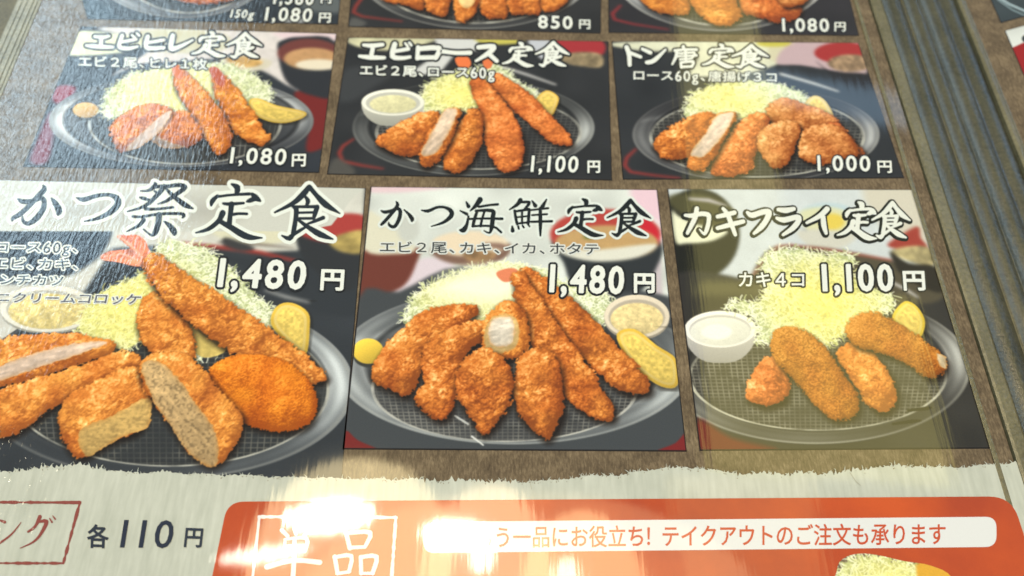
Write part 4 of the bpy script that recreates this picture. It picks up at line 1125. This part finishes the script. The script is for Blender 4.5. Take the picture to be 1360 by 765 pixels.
def rrect(tl, tr, br, bl, r, n=8):
    P = [np.array(p, float) for p in (tl, tr, br, bl)]; out = []
    for i in range(4):
        p, a, b = P[i], P[i - 1], P[(i + 1) % 4]
        u = (a - p) / np.linalg.norm(a - p); w = (b - p) / np.linalg.norm(b - p); rr_ = r[i] if isinstance(r, (list, tuple)) else r
        for k in range(n + 1):
            t = k / n; q = p + u * rr_ * (1 - t) ** 2 + w * rr_ * t ** 2; out.append(tuple(q))
    return out
def frame_polys(pts, w, jit=0.0, seed=1):
    r = random.Random(seed); P = []
    for i in range(len(pts)):
        a, b = np.array(pts[i], float), np.array(pts[(i + 1) % len(pts)], float); n = max(1, int(np.linalg.norm(b - a) / 5)); 
        q = [a + (b - a) * k / n for k in range(n + 1)]; ws = [w / 2 * (1 + r.uniform(-jit, jit)) for _ in q]
        P += [hull2(q[k], ws[k], q[k + 1], ws[k + 1], 6) for k in range(n)]
    return P
def flatmesh(name, polys, mat, parent, label=None):
    v, f = union(polys); return mesh_obj(name, un(v[:, 0], v[:, 1]), f, [mat], parent, nz_(), label=label)

BR = (138, 72, 66)
flatmesh('red_brown_frame', frame_polys([(-160, 667), (107, 668), (85, 748.5), (-190, 748)], 3.4, .45, 3), ink(BR), TORN)
S = [define('ン3', 'N', ["5,250,12 36,262,20", "0,400,14 80,340,12 140,265,6"]), define('グ', 'N', ["262,228,26 232,290,18 186,324,14", "250,262,14 305,258,26 270,335,20 220,390,13 136,430,6", "326,240,9 340,262,13", "346,222,8 360,242,12"])]
lettering('brush_lettering', [stroke_polys(s) for s in S], [], BR, None, TORN)
text('各', (117, 697), (146, 698), 31, TORN, (48, 54, 66), None, .75, slant=1)
text('110', (157, 689), (238, 690), 38, TORN, (44, 50, 66), None, .75, slant=6)
text('円', (246, 700), (273, 701), 27, TORN, (52, 58, 70), None, .7, slant=3)

ORG = flatmesh('orange_panel', [rrect((303, 667), (1342, 660), (1420, 900), (255, 900), [22, 30, 20, 20])], M_ORANGE, MENU, label='orange rounded panel printed on the cream strip')
_z[0] += 1e-5
flatmesh('white_frame', frame_polys([(345, 687), (526, 688), (515, 845), (328, 843)], 4.2, .3, 8), ink((226, 222, 226)), ORG)
S = [define('単', 'K', ["220,180,24 250,210,22", "285,165,22 295,200,20", "370,172,20 335,212,22", "238,228,14 230,300,18", "235,228,14 350,222,20 340,292,20", "245,262,12 335,258,12", "240,295,12 335,292,12", "140,375,28 280,340,24 420,350,28", "287,230,22 285,330,24 275,470,26"]),
     define('品', 'K', ["560,192,24 580,275,24", "570,195,20 688,192,24 660,268,20", "578,272,20 660,268,18", "500,320,24 515,408,22", "505,322,20 588,316,22 575,400,20", "520,408,18 580,400,16", "638,322,22 640,408,22", "640,322,20 722,320,24 700,408,22", "645,408,16 705,408,16"])]
lettering('brush_lettering', [stroke_polys(s) for s in S], [], (228, 222, 226), None, ORG)
flatmesh('white_banner', [rrect((566, 694), (1322, 687), (1322, 727), (562, 735), 15)], ink((222, 224, 228), .03), ORG)
text('もう一品にお役立ち！テイクアウトのご注文も承ります', (630, 700), (1256, 695.5), 29, ORG, (196, 84, 52), None, .42)
# edge of the next dish peeping in at the bottom of the orange panel
cur = 'P'
for sl_ in [None]:
    q = np.array([(1110, 800), (1112, 752), (1128, 740), (1150, 736), (1190, 745), (1225, 752), (1262, 765), (1300, 800)])
    c = to_can(q[:, 0], q[:, 1])
panel = ORG
_z[0] += 4e-6
cabbage("1108,830 1110,760 1120,742 1140,736 1165,738 1200,746 1235,752 1265,770 1290,830", "1180,775", 131, tint=.6)
flat("1215,752 1250,756 1290,775 1300,820 1240,820", (224, 170, 60), soft=6)

bpy.data.objects.remove(_to)

# ---- hand the painted canvas to the print material
img = np.ones((H, W, 4), np.float32); img[..., :3] = np.clip(CAN, 0, 1)
IMG.pixels.foreach_set(img.ravel()); IMG.update(); IMG.pack()
MENU.location = (0, 0, 0)
